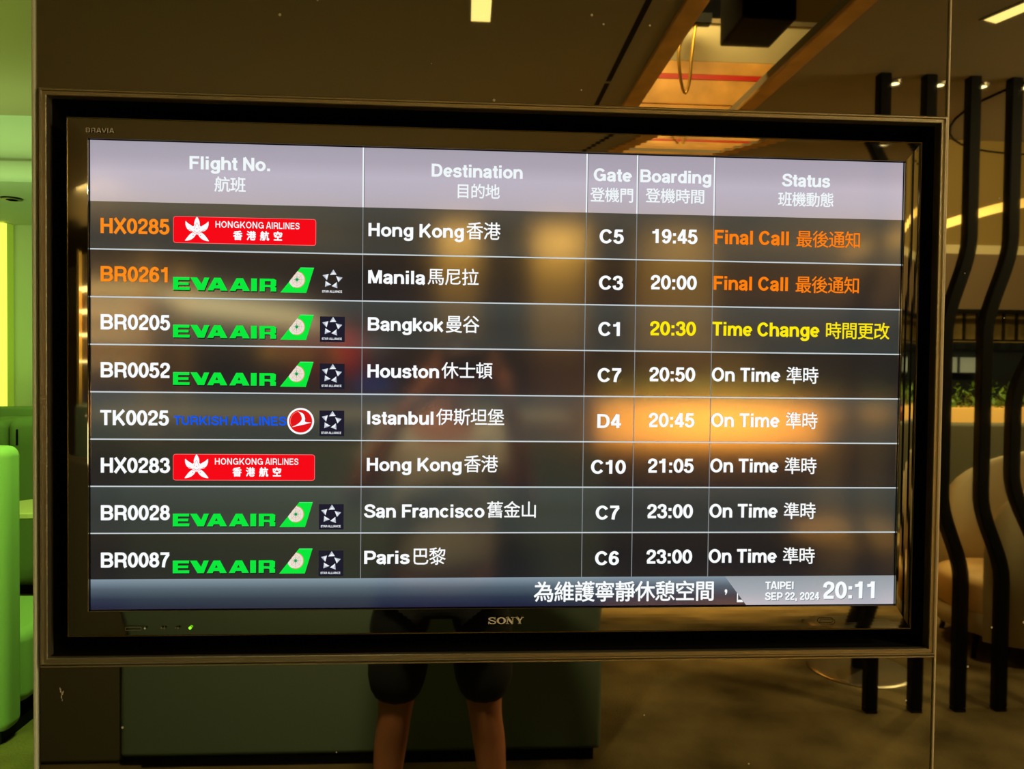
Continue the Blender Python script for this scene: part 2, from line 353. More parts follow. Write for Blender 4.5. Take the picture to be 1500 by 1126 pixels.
    g['g'] = (.85, [arc(.42, .375, .25, .28, 0, 360, 28), l((.69, .74), (.69, .1)) + spl([(.69, .1), (.67, -.12), (.55, -.20), (.40, -.215), (.24, -.18), (.17, -.06)])[1:]])
    g['h'] = (.85, [l((.155, 0), (.155, 1)), spl([(.155, .42), (.22, .58), (.42, .66), (.60, .62), (.68, .47), (.69, .3)]) + [(.69, 0)]])
    g['i'] = (.39, [l((.195, 0), (.195, .735)), l((.195, .84), (.195, 1.0))])
    g['k'] = (.78, [l((.155, 0), (.155, 1)), l((.68, .735), (.16, .24)), l((.34, .42), (.69, 0))])
    g['l'] = (.39, [l((.195, 0), (.195, 1))])
    g['m'] = (1.24, [l((.155, 0), (.155, .735)), spl([(.155, .42), (.22, .58), (.38, .66), (.54, .62), (.60, .47), (.615, .3)]) + [(.615, 0)], spl([(.62, .42), (.70, .58), (.85, .66), (1.0, .62), (1.07, .47), (1.08, .3)]) + [(1.08, 0)]])
    g['n'] = (.85, [l((.155, 0), (.155, .735)), spl([(.155, .42), (.22, .58), (.42, .66), (.60, .62), (.68, .47), (.69, .3)]) + [(.69, 0)]])
    g['o'] = (.85, [arc(.425, .365, .285, .29, 0, 360, 30)])
    g['r'] = (.54, [l((.155, 0), (.155, .735)), spl([(.155, .36), (.2, .55), (.34, .65), (.52, .65)])])
    g['s'] = (.78, [spl([(.64, .50), (.56, .64), (.38, .665), (.2, .61), (.18, .48), (.3, .405), (.5, .36), (.63, .27), (.60, .13), (.42, .065), (.22, .09), (.12, .23)])])
    g['t'] = (.46, [l((.24, .95), (.24, .2)) + spl([(.24, .2), (.27, .09), (.44, .075)])[1:], l((.03, .66), (.44, .66))])
    g['u'] = (.85, [l((.69, 0), (.69, .735)), [(.155, .735)] + spl([(.155, .3), (.17, .16), (.27, .075), (.46, .09), (.62, .2), (.69, .36)])])
    # figures, all of one width
    g['0'] = (.775, [arc(.3875, .5, .26, .42, 0, 360, 30)])
    g['1'] = (.775, [l((.46, 0), (.46, 1)), spl([(.44, .95), (.34, .79), (.1, .755)])])
    g['2'] = (.775, [spl([(.14, .66), (.18, .82), (.30, .91), (.43, .92), (.58, .86), (.63, .70), (.55, .54), (.38, .40), (.22, .27), (.155, .10)]), l((.08, B_), (.71, B_))])
    g['3'] = (.775, [spl([(.13, .70), (.19, .85), (.36, .925), (.54, .88), (.60, .73), (.52, .58), (.34, .53)]), spl([(.34, .53), (.54, .49), (.64, .36), (.62, .2), (.48, .08), (.32, .075), (.17, .14), (.12, .30)])])
    g['4'] = (.775, [l((.52, 0), (.52, 1)), l((.50, .98), (.10, .31)), l((.05, .27), (.74, .27))])
    g['5'] = (.775, [l((.68, T), (.17, T)), l((.23, .97), (.17, .44)), spl([(.17, .44), (.26, .56), (.42, .605), (.58, .52), (.64, .34), (.58, .16), (.43, .075), (.26, .09), (.15, .18), (.12, .27)])])
    g['6'] = (.775, [spl([(.62, .75), (.56, .88), (.42, .925), (.27, .86), (.17, .68), (.135, .46), (.16, .26)]), arc(.39, .325, .245, .245, 0, 360, 26)])
    g['7'] = (.775, [l((.07, T), (.71, T)), spl([(.66, .88), (.46, .62), (.33, .34), (.28, 0)])])
    g['8'] = (.775, [arc(.3875, .72, .215, .20, 0, 360, 24), arc(.3875, .30, .255, .22, 0, 360, 26)])
    g['9'] = (.775, [spl([(.155, .25), (.22, .12), (.35, .075), (.50, .14), (.60, .32), (.64, .54), (.615, .74)]), arc(.385, .675, .245, .245, 0, 360, 26)])
    g[':'] = (.40, [l((.2, 0), (.2, .2)), l((.2, .53), (.2, .73))])
    g['.'] = (.40, [l((.2, 0), (.2, .2))])
    g[','] = (.40, [l((.2, 0), (.2, .2)), l((.23, .04), (.17, -.14))])
    g[' '] = (.37, [])
    return g
GLY = G()
def stroke(bm, pts, mp, wx, wy, y, mi=0):
    """flat ribbon with butt ends; wx/wy: thickness of upright / level strokes in glyph units"""
    n = len(pts); closed = n > 3 and abs(pts[0][0] - pts[-1][0]) < 1e-6 and abs(pts[0][1] - pts[-1][1]) < 1e-6
    L = []; Rr = []
    for i, p in enumerate(pts):
        if closed: a = pts[(i - 1) % (n - 1)]; b = pts[(i + 1) % (n - 1)] if i < n - 1 else pts[1]
        else: a = pts[max(0, i - 1)]; b = pts[min(n - 1, i + 1)]
        dx, dy = b[0] - a[0], b[1] - a[1]; d = math.hypot(dx, dy) or 1
        nx, ny = -dy / d, dx / d; hw = 0.5 * (wx * abs(nx) ** 1.0 * abs(nx) + wy * ny * ny)
        L.append(bm.verts.new(mp(p[0] + nx * hw, p[1] + ny * hw, y))); Rr.append(bm.verts.new(mp(p[0] - nx * hw, p[1] - ny * hw, y)))
    for i in range(n - 1):
        f = bm.faces.new((L[i], L[i + 1], Rr[i + 1], Rr[i])); f.material_index = mi
def text(bm, s, x0, x1, zb, cap, wx=.225, wy=.18, y=-0.0012, mi=0, italic=0.0, track=0.0):
    """bold text fitted between x0 and x1 (x1 None: natural width) with its baseline at zb"""
    W = sum(GLY[c][0] + track for c in s) - track - 0.14
    sx = (x1 - x0) / W if x1 is not None else cap
    cur = -0.07
    for c in s:
        w_, st = GLY[c]
        for p in st:
            mp = lambda a, b, yy, cur=cur: (x0 + sx * (cur + a + italic * b), yy, ZS + zb + cap * b)
            stroke(bm, p, mp, wx, wy, y, mi)
        cur += w_ + track
    return x0 + sx * W
def cjk(bm, s, x0, x1, z0, z1, y=-0.0012, mi=0, bold=0.0, gap=0.0):
    """Chinese characters from the built-in font, one em box each, fitted to the rectangle"""
    n = len(s); cw = (x1 - x0 - gap * (n - 1)) / n
    for i, ch in enumerate(s):
        for dx, dz in (((0, 0), (bold, 0), (-bold, 0), (0, bold), (0, -bold)) if bold else ((0, 0),)):
            cu = bpy.data.curves.new('glyph', 'FONT'); cu.body = ch; cu.resolution_u = 2
            o = bpy.data.objects.new('glyph', cu); COL.objects.link(o)
            dg = bpy.context.evaluated_depsgraph_get(); me = bpy.data.meshes.new_from_object(o.evaluated_get(dg))
            vs = []
            hx = cw; hz = (z1 - z0)
            for v in me.vertices:
                gx = (v.co.x / 0.92 if False else v.co.x); gz = v.co.y
                vs.append(bm.verts.new((x0 + i * (cw + gap) + (gx - CJ[0]) / CJ[2] * hx + dx, y, ZS + z0 + (gz - CJ[1]) / CJ[3] * hz + dz)))
            for p in me.polygons:
                try:
                    f = bm.faces.new([vs[k] for k in p.vertices]); f.material_index = mi
                except ValueError: pass
            bpy.data.objects.remove(o); bpy.data.meshes.remove(me); bpy.data.curves.remove(cu)
def measure():
    cu = bpy.data.curves.new('glyph', 'FONT'); cu.body = '間'; o = bpy.data.objects.new('glyph', cu); COL.objects.link(o)
    dg = bpy.context.evaluated_depsgraph_get(); me = bpy.data.meshes.new_from_object(o.evaluated_get(dg))
    xs = [v.co.x for v in me.vertices]; ys = [v.co.y for v in me.vertices]
    r = (min(xs), min(ys), max(xs), max(ys)); bpy.data.objects.remove(o); bpy.data.meshes.remove(me); bpy.data.curves.remove(cu)
    return r
_m = measure(); _w = (_m[2] - _m[0]) * 1.17; _h = (_m[3] - _m[1]) * 1.06
CJ = (_m[0] - (_m[2] - _m[0]) * .085, _m[1] - (_m[3] - _m[1]) * .03, _w, _h)

# ------------------------------------------------------------------ television
def screen_mat(name, stops, horizontal=False, zr=(0, 1), refl=(0.20, 0.175, 0.13), rough=0.10, xmix=None):
    """lit LCD: an image (vertical gradient through the given sRGB stops) under a satin front sheet"""
    m = bpy.data.materials.new(name); m.use_nodes = True; nt = m.node_tree; b = nt.nodes['Principled BSDF']
    b.inputs['Base Color'].default_value = (*refl, 1); b.inputs['Metallic'].default_value = 1.0; b.inputs['Roughness'].default_value = rough
    b.inputs['Emission Strength'].default_value = 1.0
    if len(stops) == 1:
        b.inputs['Emission Color'].default_value = (*lin(stops[0]), 1)
        return m
    tc = nt.nodes.new('ShaderNodeTexCoord'); sp = nt.nodes.new('ShaderNodeSeparateXYZ'); mr = nt.nodes.new('ShaderNodeMapRange')
    nt.links.new(tc.outputs['Object'], sp.inputs[0]); nt.links.new(sp.outputs[0 if horizontal else 2], mr.inputs[0])
    mr.inputs[1].default_value = zr[0]; mr.inputs[2].default_value = zr[1]
    r = nt.nodes.new('ShaderNodeValToRGB'); nt.links.new(mr.outputs[0], r.inputs[0])
    n = len(stops); els = r.color_ramp.elements
    while len(els) < n: els.new(0.5)
    for i, c in enumerate(stops): els[i].position = i / (n - 1); els[i].color = (*lin(c), 1)
    nt.links.new(r.outputs[0], b.inputs['Emission Color'])
    return m
def lit(name, c, s=1.0):
    return mat(name, (10, 10, 10), 0.5, emit=c, estr=s, spec=0.0)
W_TXT = lit('lit_white', (250, 253, 255)); O_TXT = lit('lit_orange', (255, 140, 25)); Y_TXT = lit('lit_yellow', (255, 235, 10))
OR2 = lit('lit_deep_orange', (255, 128, 12)); GRN = lit('lit_green', (10, 232, 60)); RED = lit('lit_red', (246, 8, 22)); BLU = lit('lit_blue', (14, 88, 240))
NAVY = lit('lit_navy', (30, 28, 44)); SILV = lit('lit_silver', (205, 212, 220)); SILD = lit('lit_silver_shade', (120, 128, 138)); TEAL = lit('lit_teal', (0, 150, 70)); BLK = lit('unlit_shadow', (18, 20, 22))
HTX = lit('lit_header_white', (240, 248, 250)); PALE = lit('lit_pale_divider', (198, 208, 212)); THIN = lit('lit_grey_divider', (128, 132, 134))
CREAMW = lit('lit_offwhite', (232, 226, 214))
ORING = lit('lit_orange_ring', (225, 130, 50))
tv = empty('television', (0, 0, 0)); tag(tv, 'flat television with glossy black bezel showing the flight departures board', 'television')
WW, HH = 1.151, 0.6475
def flat(bm, pts, y, mi=0):
    f = bm.faces.new([bm.verts.new((x, y, ZS + z)) for x, z in pts]); f.material_index = mi
def part(name, bm, m, parent, label=None):
    me = bpy.data.meshes.new(name); bm.to_mesh(me); bm.free()
    for x in (m if isinstance(m, (list, tuple)) else [m]): me.materials.append(x)
    o = bpy.data.objects.new(name, me); COL.objects.link(o); o.parent = parent
    if label: o['label'] = label
    return o
# housing and bezel
def tv_body():
    box('housing', -0.02, WW + .02, 0.006, 0.10, ZS - .028, ZS + HH + .02, M_PLASTIC, tv)
    def R(l, b): return (-0.0010 - l, WW + .0008 + l * .86, ZS - 0.0010 - b, ZS + HH + .0010 + l)
    bm = bmesh.new()
    n = 7; prof = [(R(0, 0), 0.002), (R(.0, .0), -0.0046), (R(.0006, .0006), -0.0052)]
    for i in range(1, n + 1):
        t = i / n; prof.append((R(.0006 + .0262 * t, .0006 + .0335 * t), -0.0052 + .0262 * (.016 * t + .022 * t * t)))
    ring_frame(bm, None, prof)
    o = part('bezel', bm, M_BEZEL, tv, 'glossy black bezel')
    for p in o.data.polygons: p.use_smooth = False
    bm = bmesh.new()
    ring_frame(bm, None, [(R(.0268, .0341), -0.0043), (R(.0272, .0345), -0.0054), (R(.0281, .0354), -0.0050), (R(.0285, .0358), -0.0036), (R(.0287, .036), 0.03)])
    part('bezel_rim', bm, M_RIM, tv, 'thin bright outer rim of the bezel')
    bm = bmesh.new()
    ring_frame(bm, None, [((0.0, WW, ZS, ZS + HH), -0.0001), ((-0.001, WW + .001, ZS - .001, ZS + HH + .001), -0.001), ((-0.0012, WW + .0012, ZS - .0012, ZS + HH + .0012), 0.0015)])
    part('screen_gasket', bm, M_IRON, tv)
tv_body()
scr_bm = bmesh.new(); flat(scr_bm, ((0, 0), (WW, 0), (WW, HH), (0, HH)), 0.0)
screen = part('screen', scr_bm, screen_mat('lcd_black', [(24, 26, 30)]), tv, 'lit flight information screen')
ROWB = [.5645 - .06545 * i for i in range(9)]; ROWB[8] = .0420
COLX = (.3707, .6860, .7588, .8709)
def screen_content():
    bm = bmesh.new(); flat(bm, ((0, ROWB[0]), (WW, ROWB[0]), (WW, HH), (0, HH)), -0.0004)
    part('header_band', bm, screen_mat('lcd_header', [(176, 168, 176), (180, 174, 188), (184, 178, 194), (168, 162, 178), (160, 156, 172)], zr=(ZS + ROWB[0], ZS + HH)), screen, 'lavender grey heading band')
    for i in range(8):
        z1, z0 = ROWB[i], ROWB[i + 1]
        bm = bmesh.new(); flat(bm, ((0, z0), (WW, z0), (WW, z1), (0, z1)), -0.0004)
        st = [(48, 54, 54), (44, 50, 50), (54, 62, 62)] if i % 2 == 0 else [(28, 29, 34), (24, 26, 30), (32, 30, 30)]
        part('row_band', bm, screen_mat('lcd_row', st, zr=(ZS + z0, ZS + z1)), screen, 'lighter grey row band' if i % 2 == 0 else 'darker row band')
    bm = bmesh.new(); flat(bm, ((0, 0), (WW, 0), (WW, ROWB[8]), (0, ROWB[8])), -0.0004)
    part('footer_band', bm, screen_mat('lcd_footer', [(24, 28, 58), (40, 52, 72), (78, 94, 108), (128, 146, 160)], zr=(ZS, ZS + ROWB[8])), screen, 'blue ticker band')
    bm = bmesh.new(); flat(bm, ((.9285, 0), (WW, 0), (WW, ROWB[8]), (.8965, ROWB[8])), -0.0012)
    part('clock_band', bm, screen_mat('lcd_clock', [(180, 180, 192), (160, 168, 178), (146, 156, 162)], zr=(ZS, ZS + ROWB[8])), screen, 'pale slanted clock panel')
    for i in range(1, 9):
        bm = bmesh.new(); h = .0009
        z = ROWB[i]; 
        if i < 8: flat(bm, ((0, z - h), (WW, z - h), (WW, z + h), (0, z + h)), -0.0008); part('row_divider', bm, PALE, screen)
    for x in COLX:
        bm = bmesh.new(); flat(bm, ((x - .0006, ROWB[8]), (x + .0006, ROWB[8]), (x + .0006, ROWB[0]), (x - .0006, ROWB[0])), -0.0006)
        part('column_divider', bm, THIN, screen)
        bm = bmesh.new(); flat(bm, ((x - .0009, ROWB[0]), (x + .0009, ROWB[0]), (x + .0009, HH), (x - .0009, HH)), -0.0007)
        flat(bm, ((x + .0009, ROWB[0]), (x + .0019, ROWB[0]), (x + .0019, HH), (x + .0009, HH)), -0.0007, 1)
        part('heading_divider', bm, [HTX, lit('lit_grey_shadow', (112, 108, 120))], screen)
    heads = [('Flight No.', .1334, .2428, .6112, '航班', .1670, .2098, .5808), ('Destination', .4660, .5939, .6098, '目的地', .5000, .5625, .5800),
             ('Gate', .6961, .7495, .6096, '登機門', .6912, .7542, .5795), ('Boarding', .7630, .8657, .6096, '登機時間', .7710, .8575, .5803),
             ('Status', .9709, 1.0410, .6090, '班機動態', .9650, 1.0480, .5800)]
    for en, a, b, zb, zh, c, d, zc in heads:
        bm = bmesh.new(); text(bm, en, a, b, zb, .0178); cjk(bm, zh, c, d, zc, zc + .0205, bold=.00022)
        part('heading_lettering', bm, HTX, screen)
    rows = [('HX0285', 'O', 'HK', 'Hong Kong', '香港', .5116, 'C5', '19:45', 'Final Call', '最後通知', .9821),
            ('BR0261', 'O', 'EV', 'Manila', '馬尼拉', .4575, 'C3', '20:00', 'Final Call', '最後通知', .9821),
            ('BR0205', 'W', 'EV', 'Bangkok', '曼谷', .4835, 'C1', '20:30', 'Time Change', '時間更改', 1.0290),
            ('BR0052', 'W', 'EV', 'Houston', '休士頓', .4785, 'C7', '20:50', 'On Time', '準時', .9720),
            ('TK0025', 'W', 'TK', 'Istanbul', '伊斯坦堡', .4718, 'D4', '20:45', 'On Time', '準時', .9720),
            ('HX0283', 'W', 'HK', 'Hong Kong', '香港', .5116, 'C10', '21:05', 'On Time', '準時', .9720),
            ('BR0028', 'W', 'EV', 'San Francisco', '舊金山', .5445, 'C7', '23:00', 'On Time', '準時', .9720),
            ('BR0087', 'W', 'EV', 'Paris', '巴黎', .4390, 'C6', '23:00', 'On Time', '準時', .9720)]
    for i, (fl, fc, lg, en, zh, ex, gt, tm, st, sz, sx) in enumerate(rows):
        dz = -.0660 * i; dc = -.0006 * i
        xe = {'HX0285': .1055}.get(fl, .1065 if fl != 'TK0025' else .1050)
        def put(nm, fn, m, lab=None):
            b = bmesh.new(); fn(b); part(nm, b, m, screen, lab)
        put('flight_number', lambda b: text(b, fl, .0142, xe, .5208 + dz, .0208), O_TXT if fc == 'O' else W_TXT, fl + ' in ' + ('orange' if fc == 'O' else 'white'))
        def dest(b):
            text(b, en, .3786 - .0028 * (i > 5), ex, .5243 + dz, .0186)
            n = len(zh); cjk(b, zh, ex + .0038, ex + .0038 + .0242 * n, .5222 + dz + (.0012 if n > 2 else 0), .5468 + dz, bold=.00018)
        put('destination_lettering', dest, W_TXT, en)
        gw = {1: 0, 2: .0335, 3: .0490}[len(gt)]
        put('gate_lettering', lambda b: text(b, gt, .7225 - gw / 2, .7225 + gw / 2, .5214 + dz, .0198), W_TXT)
        tx = .8137
        put('time_lettering', lambda b: text(b, tm, tx - .0327, tx + .0327, .5232 + dz, .0202), Y_TXT if i == 2 else W_TXT)
        def stat(b):
            text(b, st, .8722, sx, .5240 + dz, .0198); x = sx + (.0108 if i < 2 else .0100)
            cjk(b, sz, x, x + .0242 * len(sz), .5212 + dz, .5455 + dz, bold=.00018)
        put('status_lettering', stat, OR2 if i < 2 else (Y_TXT if i == 2 else W_TXT), st)
        if lg == 'HK': logo_hk(i)
        if lg == 'EV': logo_eva(i)
        if lg == 'TK': logo_tk(i)
        if lg in ('EV', 'TK'): logo_star(i, i != 1)
    # ticker and clock
    bm = bmesh.new(); cjk(bm, '為維護寧靜休憩空間', .6173, .8820, .0060, .0350, bold=.0004)
    flat(bm, [(.8985 + .0020 * math.cos(t), .0205 + .0026 * math.sin(t)) for t in [k * PI / 5 for k in range(10)]], -.0010); flat(bm, ((.8985, .019), (.9005, .019), (.8985, .0150), (.8972, .0150)), -.0010)
    flat(bm, ((.9150, .004), (.9165, .004), (.9165, .0185), (.9150, .0185)), -.0010); flat(bm, ((.9150, .004), (.9245, .004), (.9225, .0075), (.9150, .0075)), -.0010)
    part('ticker_lettering', bm, W_TXT, screen, 'moving ticker line')
    bm = bmesh.new(); S = .0011
    for dx, dz, mi, y in ((S, -S, 1, -.0015), (0, 0, 0, -.0019)):
        text(bm, 'TAIPEI', .9572 + dx, .9990 + dx, .0228 + dz, .0112, y=y, mi=mi); text(bm, 'SEP 22, 2024', .9568 + dx, 1.0375 + dx, .0070 + dz, .0112, y=y, mi=mi)
        text(bm, '20:11', 1.0444 + dx, 1.1247 + dx, .0085 + dz, .0250, y=y, mi=mi)
    part('clock_lettering', bm, [W_TXT, lit('lit_text_shadow', (120, 130, 140))], screen, 'place, date and time')
def disc(bm, cx, cz, r, y, mi=0, n=28, ry=None):
    flat(bm, [(cx + r * math.cos(2 * PI * k / n), cz + (ry or r) * math.sin(2 * PI * k / n)) for k in range(n)], y, mi)
def rrect(bm, x0, x1, z0, z1, r, y, mi=0):
    pts = []
    for cx, cz, a in ((x1 - r, z1 - r, 0), (x0 + r, z1 - r, 90), (x0 + r, z0 + r, 180), (x1 - r, z0 + r, 270)):
        pts += [(cx + r * math.cos(math.radians(a + t)), cz + r * math.sin(math.radians(a + t))) for t in (0, 30, 60, 90)]
    flat(bm, pts, y, mi)
def logo_hk(i):
    dz = -.0658 * i; bm = bmesh.new(); x0, x1, z0, z1 = .1114, .3061, .5094 + dz, .5462 + dz
    rrect(bm, x0, x1, z0, z1, .0035, -.0009, 2); rrect(bm, x0 + .0006, x1 - .0006, z0 + .0006, z1 - .0006, .003, -.0011, 0)
    cx, cz = .1437, z0 + .0178
    # bauhinia: five petals, lower two sweeping outward, with line work
    def petal(a, ln, wd, bend):
        L, R = [], []
        for k in range(9):
            t = k / 8; r = .0016 + ln * t; w_ = wd * math.sin(PI * min(1, t * .96 + .02)) ** .75 * (1.05 - .3 * t); an = a + bend * t * t
            c = (cx + r * math.cos(an), cz + r * math.sin(an)); n_ = (-math.sin(an), math.cos(an))
            L.append((c[0] + n_[0] * w_, c[1] + n_[1] * w_)); R.append((c[0] - n_[0] * w_, c[1] - n_[1] * w_))
        flat(bm, L + R[::-1], -.0014, 1)
    for a, ln, wd, bd in ((90, .0168, .0042, 0), (14, .0180, .0044, .42), (166, .0180, .0044, -.42), (-50, .0200, .0038, .14), (-130, .0200, .0038, -.14)): petal(math.radians(a), ln, wd, bd)
    disc(bm, cx, cz + .001, .0068, -.0015, 1, 24)
    mp = lambda a, b, yy: (a, yy, ZS + b)
    for rr in (.0062, .0042): stroke(bm, arc(cx, cz + .0012, rr, rr, 200, 340, 14), mp, .0005, .0005, -.0017, 0)
    stroke(bm, spl([(cx - .0035, cz + .002), (cx - .002, cz + .0065), (cx, cz + .0105), (cx + .002, cz + .0065), (cx + .0035, cz + .002)]), mp, .0004, .0004, -.0017, 0)
    for dx, dz2 in ((0, .002), (-.005, -.0068), (.005, -.0068)): disc(bm, cx + dx, cz + dz2, .0007, -.0018, 0, 8)
    for s in (-1, 1): stroke(bm, arc(cx + s * .0115, cz - .0055, .0062, .0062, 90 - s * 10, 90 + s * 80, 8), mp, .0005, .0005, -.0018, 0)
    text(bm, 'HONGKONG', .1685, .2345, z0 + .0222, .0090, wx=.16, wy=.15, mi=1, y=-.0014); text(bm, 'AIRLINES', .2380, .2832, z0 + .0222, .0090, wx=.16, wy=.15, mi=1, y=-.0014)
    cjk(bm, '香港航空', .1930, .2600, z0 + .0055, z0 + .0180, bold=.0005, gap=.0060, mi=1, y=-.0014)
    part('airline_logo', bm, [RED, CREAMW if False else W_TXT, lit('lit_pink_edge', (255, 120, 120))], screen, 'red HONGKONG AIRLINES logo')
def logo_eva(i):
    z = .4447 - .06570 * (i - 1); h = .0176; bm = bmesh.new(); xs = .1115; W = .1404
    def P(pts, mi=0, y=-.0014): flat(bm, [(xs + a * W, z + b * h) for a, b in pts], y, mi)
    for off, mi, y in (((.004, -.07), 1, -.0011), ((0, 0), 0, -.0014)):
        ox, oz = off
        Q = lambda pts: P([(a + ox, b + oz) for a, b in pts], mi, y)
        Q([(0, 0), (.05, 0), (.05, 1), (0, 1)]); Q([(.05, .78), (.158, .78), (.158, 1), (.05, 1)]); Q([(.05, .40), (.150, .40), (.150, .60), (.05, .60)]); Q([(.05, 0), (.160, 0), (.160, .22), (.05, .22)])   # E
        Q([(.168, 1), (.232, 1), (.292, .30), (.240, 0)]); Q([(.240, 0), (.292, .30), (.304, 1), (.348, 1), (.288, 0)]) if False else Q([(.240, 0), (.302, 0), (.350, 1), (.300, 1), (.272, .42)])       # V
        for x in (.330, .546):                                                            # A
            Q([(x, 0), (x + .058, 0), (x + .112, 1), (x + .066, 1)]); Q([(x + .066, 1), (x + .130, 1), (x + .196, 0), (x + .130, 0), (x + .094, .66)])
            Q([(x + .045, .16), (x + .140, .16), (x + .128, .42), (x + .055, .42)])
        Q([(.755, 0), (.812, 0), (.812, 1), (.755, 1)])                                    # I
        Q([(.838, 0), (.888, 0), (.888, 1), (.838, 1)]); Q([(.888, .80), (.985, .80), (.975, 1), (.888, 1)]); Q([(.945, .42), (.998, .42), (1.0, .9), (.975, 1), (.945, .9)]); Q([(.888, .34), (.98, .34), (.998, .50), (.888, .52)])
        Q([(.930, .36), (.985, .38), (1.0, .30), (1.0, 0), (.945, 0), (.945, .28)])        # R
    P([(a * 1.0, b) for a, b in ((0, .985), (.16, .985), (.16, 1.0), (0, 1.0))], 2, -.0016)
    # tail fin
    zt = z - .0012
    flat(bm, ((.2575, zt), (.2930, zt), (.3036, zt + .0352), (.2850, zt + .0352)), -.0012, 0)
    flat(bm, ((.2850, zt + .0344), (.3033, zt + .0344), (.3036, zt + .0352), (.2850, zt + .0352)), -.0014, 2)
    cx, cz, r = .2803, zt + .0182, .0112
    pts = []                                                  # the round emblem is cut by the fin's leading edge
    for k in range(40):
        a = 2 * PI * k / 40; px, pz = cx + r * math.cos(a), cz + r * 1.03 * math.sin(a)
        ex = .2575 + (pz - zt) / .0352 * .0275
        pts.append((max(px, ex), pz))
    flat(bm, pts, -.0016, 3)
    mp = lambda a, b, yy: (a, yy, ZS + b)
    stroke(bm, arc(cx, cz, r * .97, r, -112, 82, 24), mp, .0007, .0007, -.0018, 5)
    for rr in (.45, .72): stroke(bm, arc(cx, cz, r * rr * .8, r * rr, 0, 360, 20), mp, .00025, .00025, -.0017, 5)
    for a in range(0, 360, 45): 
        if not 110 < a < 200: stroke(bm, [(cx + .003 * math.cos(math.radians(a)), cz + .003 * math.sin(math.radians(a))), (cx + r * .9 * math.cos(math.radians(a)), cz + r * .9 * math.sin(math.radians(a)))], mp, .00025, .00025, -.0017, 5)
    flat(bm, [(cx + (.0050 if k % 2 == 0 and k % 4 == 0 else (.0034 if k % 2 == 0 else .0016)) * math.cos(k * PI / 8), cz + (.0056 if k % 4 == 0 else (.0036 if k % 2 == 0 else .0016)) * math.sin(k * PI / 8)) for k in range(16)], -.0019, 4)
    part('airline_logo', bm, [GRN, BLK, lit('lit_light_green', (90, 250, 130)), CREAMW, TEAL, ORING], screen, 'green EVA AIR lettering with globe on a tail fin')
def logo_tk(i):
    bm = bmesh.new(); z = .2578
    text(bm, 'TURKISH', .1133, .1858, z, .0122, wx=.19, wy=.19, y=-.0014); text(bm, 'AIRLINES', .1905, .2660, z, .0122, wx=.19, wy=.19, y=-.0014)
    cx, cz = .2862, .2640
    disc(bm, cx, cz, .0186, -.0011, 1, 40); disc(bm, cx, cz, .0160, -.0013, 2, 40)
    mp = lambda a, b, yy: (a, yy, ZS + b)
    # stylised flying bird: neck, body and long wing line
    flat(bm, [(cx - .0125, cz - .0085)] + spl([(cx - .0125, cz - .0085), (cx - .004, cz - .0040), (cx + .0015, cz + .002), (cx + .0005, cz + .0085), (cx - .0035, cz + .0138)])[1:] + spl([(cx - .0035, cz + .0138), (cx + .0035, cz + .0105), (cx + .0062, cz + .0045), (cx + .0065, cz - .0008), (cx + .0148, cz - .0018)])[1:] + [(cx + .004, cz - .0048)], -.0016, 1)
    stroke(bm, arc(cx, cz, .0142, .0142, 100, 205, 14), mp, .0006, .0006, -.0016, 3)
    part('airline_logo', bm, [BLU, W_TXT, lit('lit_turkish_red', (226, 20, 24)), lit('lit_pink_line', (245, 140, 120))], screen, 'blue TURKISH AIRLINES lettering with red and white round emblem')
def logo_star(i, tile=True):
    z0 = .4443 - .06600 * (i - 1); bm = bmesh.new(); cx = .3287
    if tile: flat(bm, ((.3122, z0 - .0030), (.3465, z0 - .0030), (.3465, z0 + .0328), (.3122, z0 + .0328)), -.0009, 0)
    cz = z0 + .0185
    for k in range(5):
        a = math.radians(90 + 72 * k - 6); tip = (cx + .0146 * math.cos(a), cz + .0140 * math.sin(a))
        b1 = (cx + .0094 * math.cos(a - .60), cz + .0092 * math.sin(a - .60)); b2 = (cx + .0074 * math.cos(a + .56), cz + .0072 * math.sin(a + .56))
        mid = tuple(.45 * tip[j] + .25 * b1[j] + .3 * b2[j] for j in (0, 1))
        flat(bm, (tip, b2, mid), -.0013, 2); flat(bm, (tip, mid, b1), -.0013, 1); flat(bm, (b2, b1, mid), -.0013, 3)
    text(bm, 'STAR ALLIANCE', cx - .0138, cx + .0138, z0 + .0002, .0030, wx=.2, wy=.2, y=-.0014, mi=3)
    part('alliance_logo', bm, [NAVY, SILV, lit('lit_silver_mid', (170, 180, 192)), lit('lit_silver_bright', (238, 242, 248))], screen, 'silver five-part star logo')
screen_content()
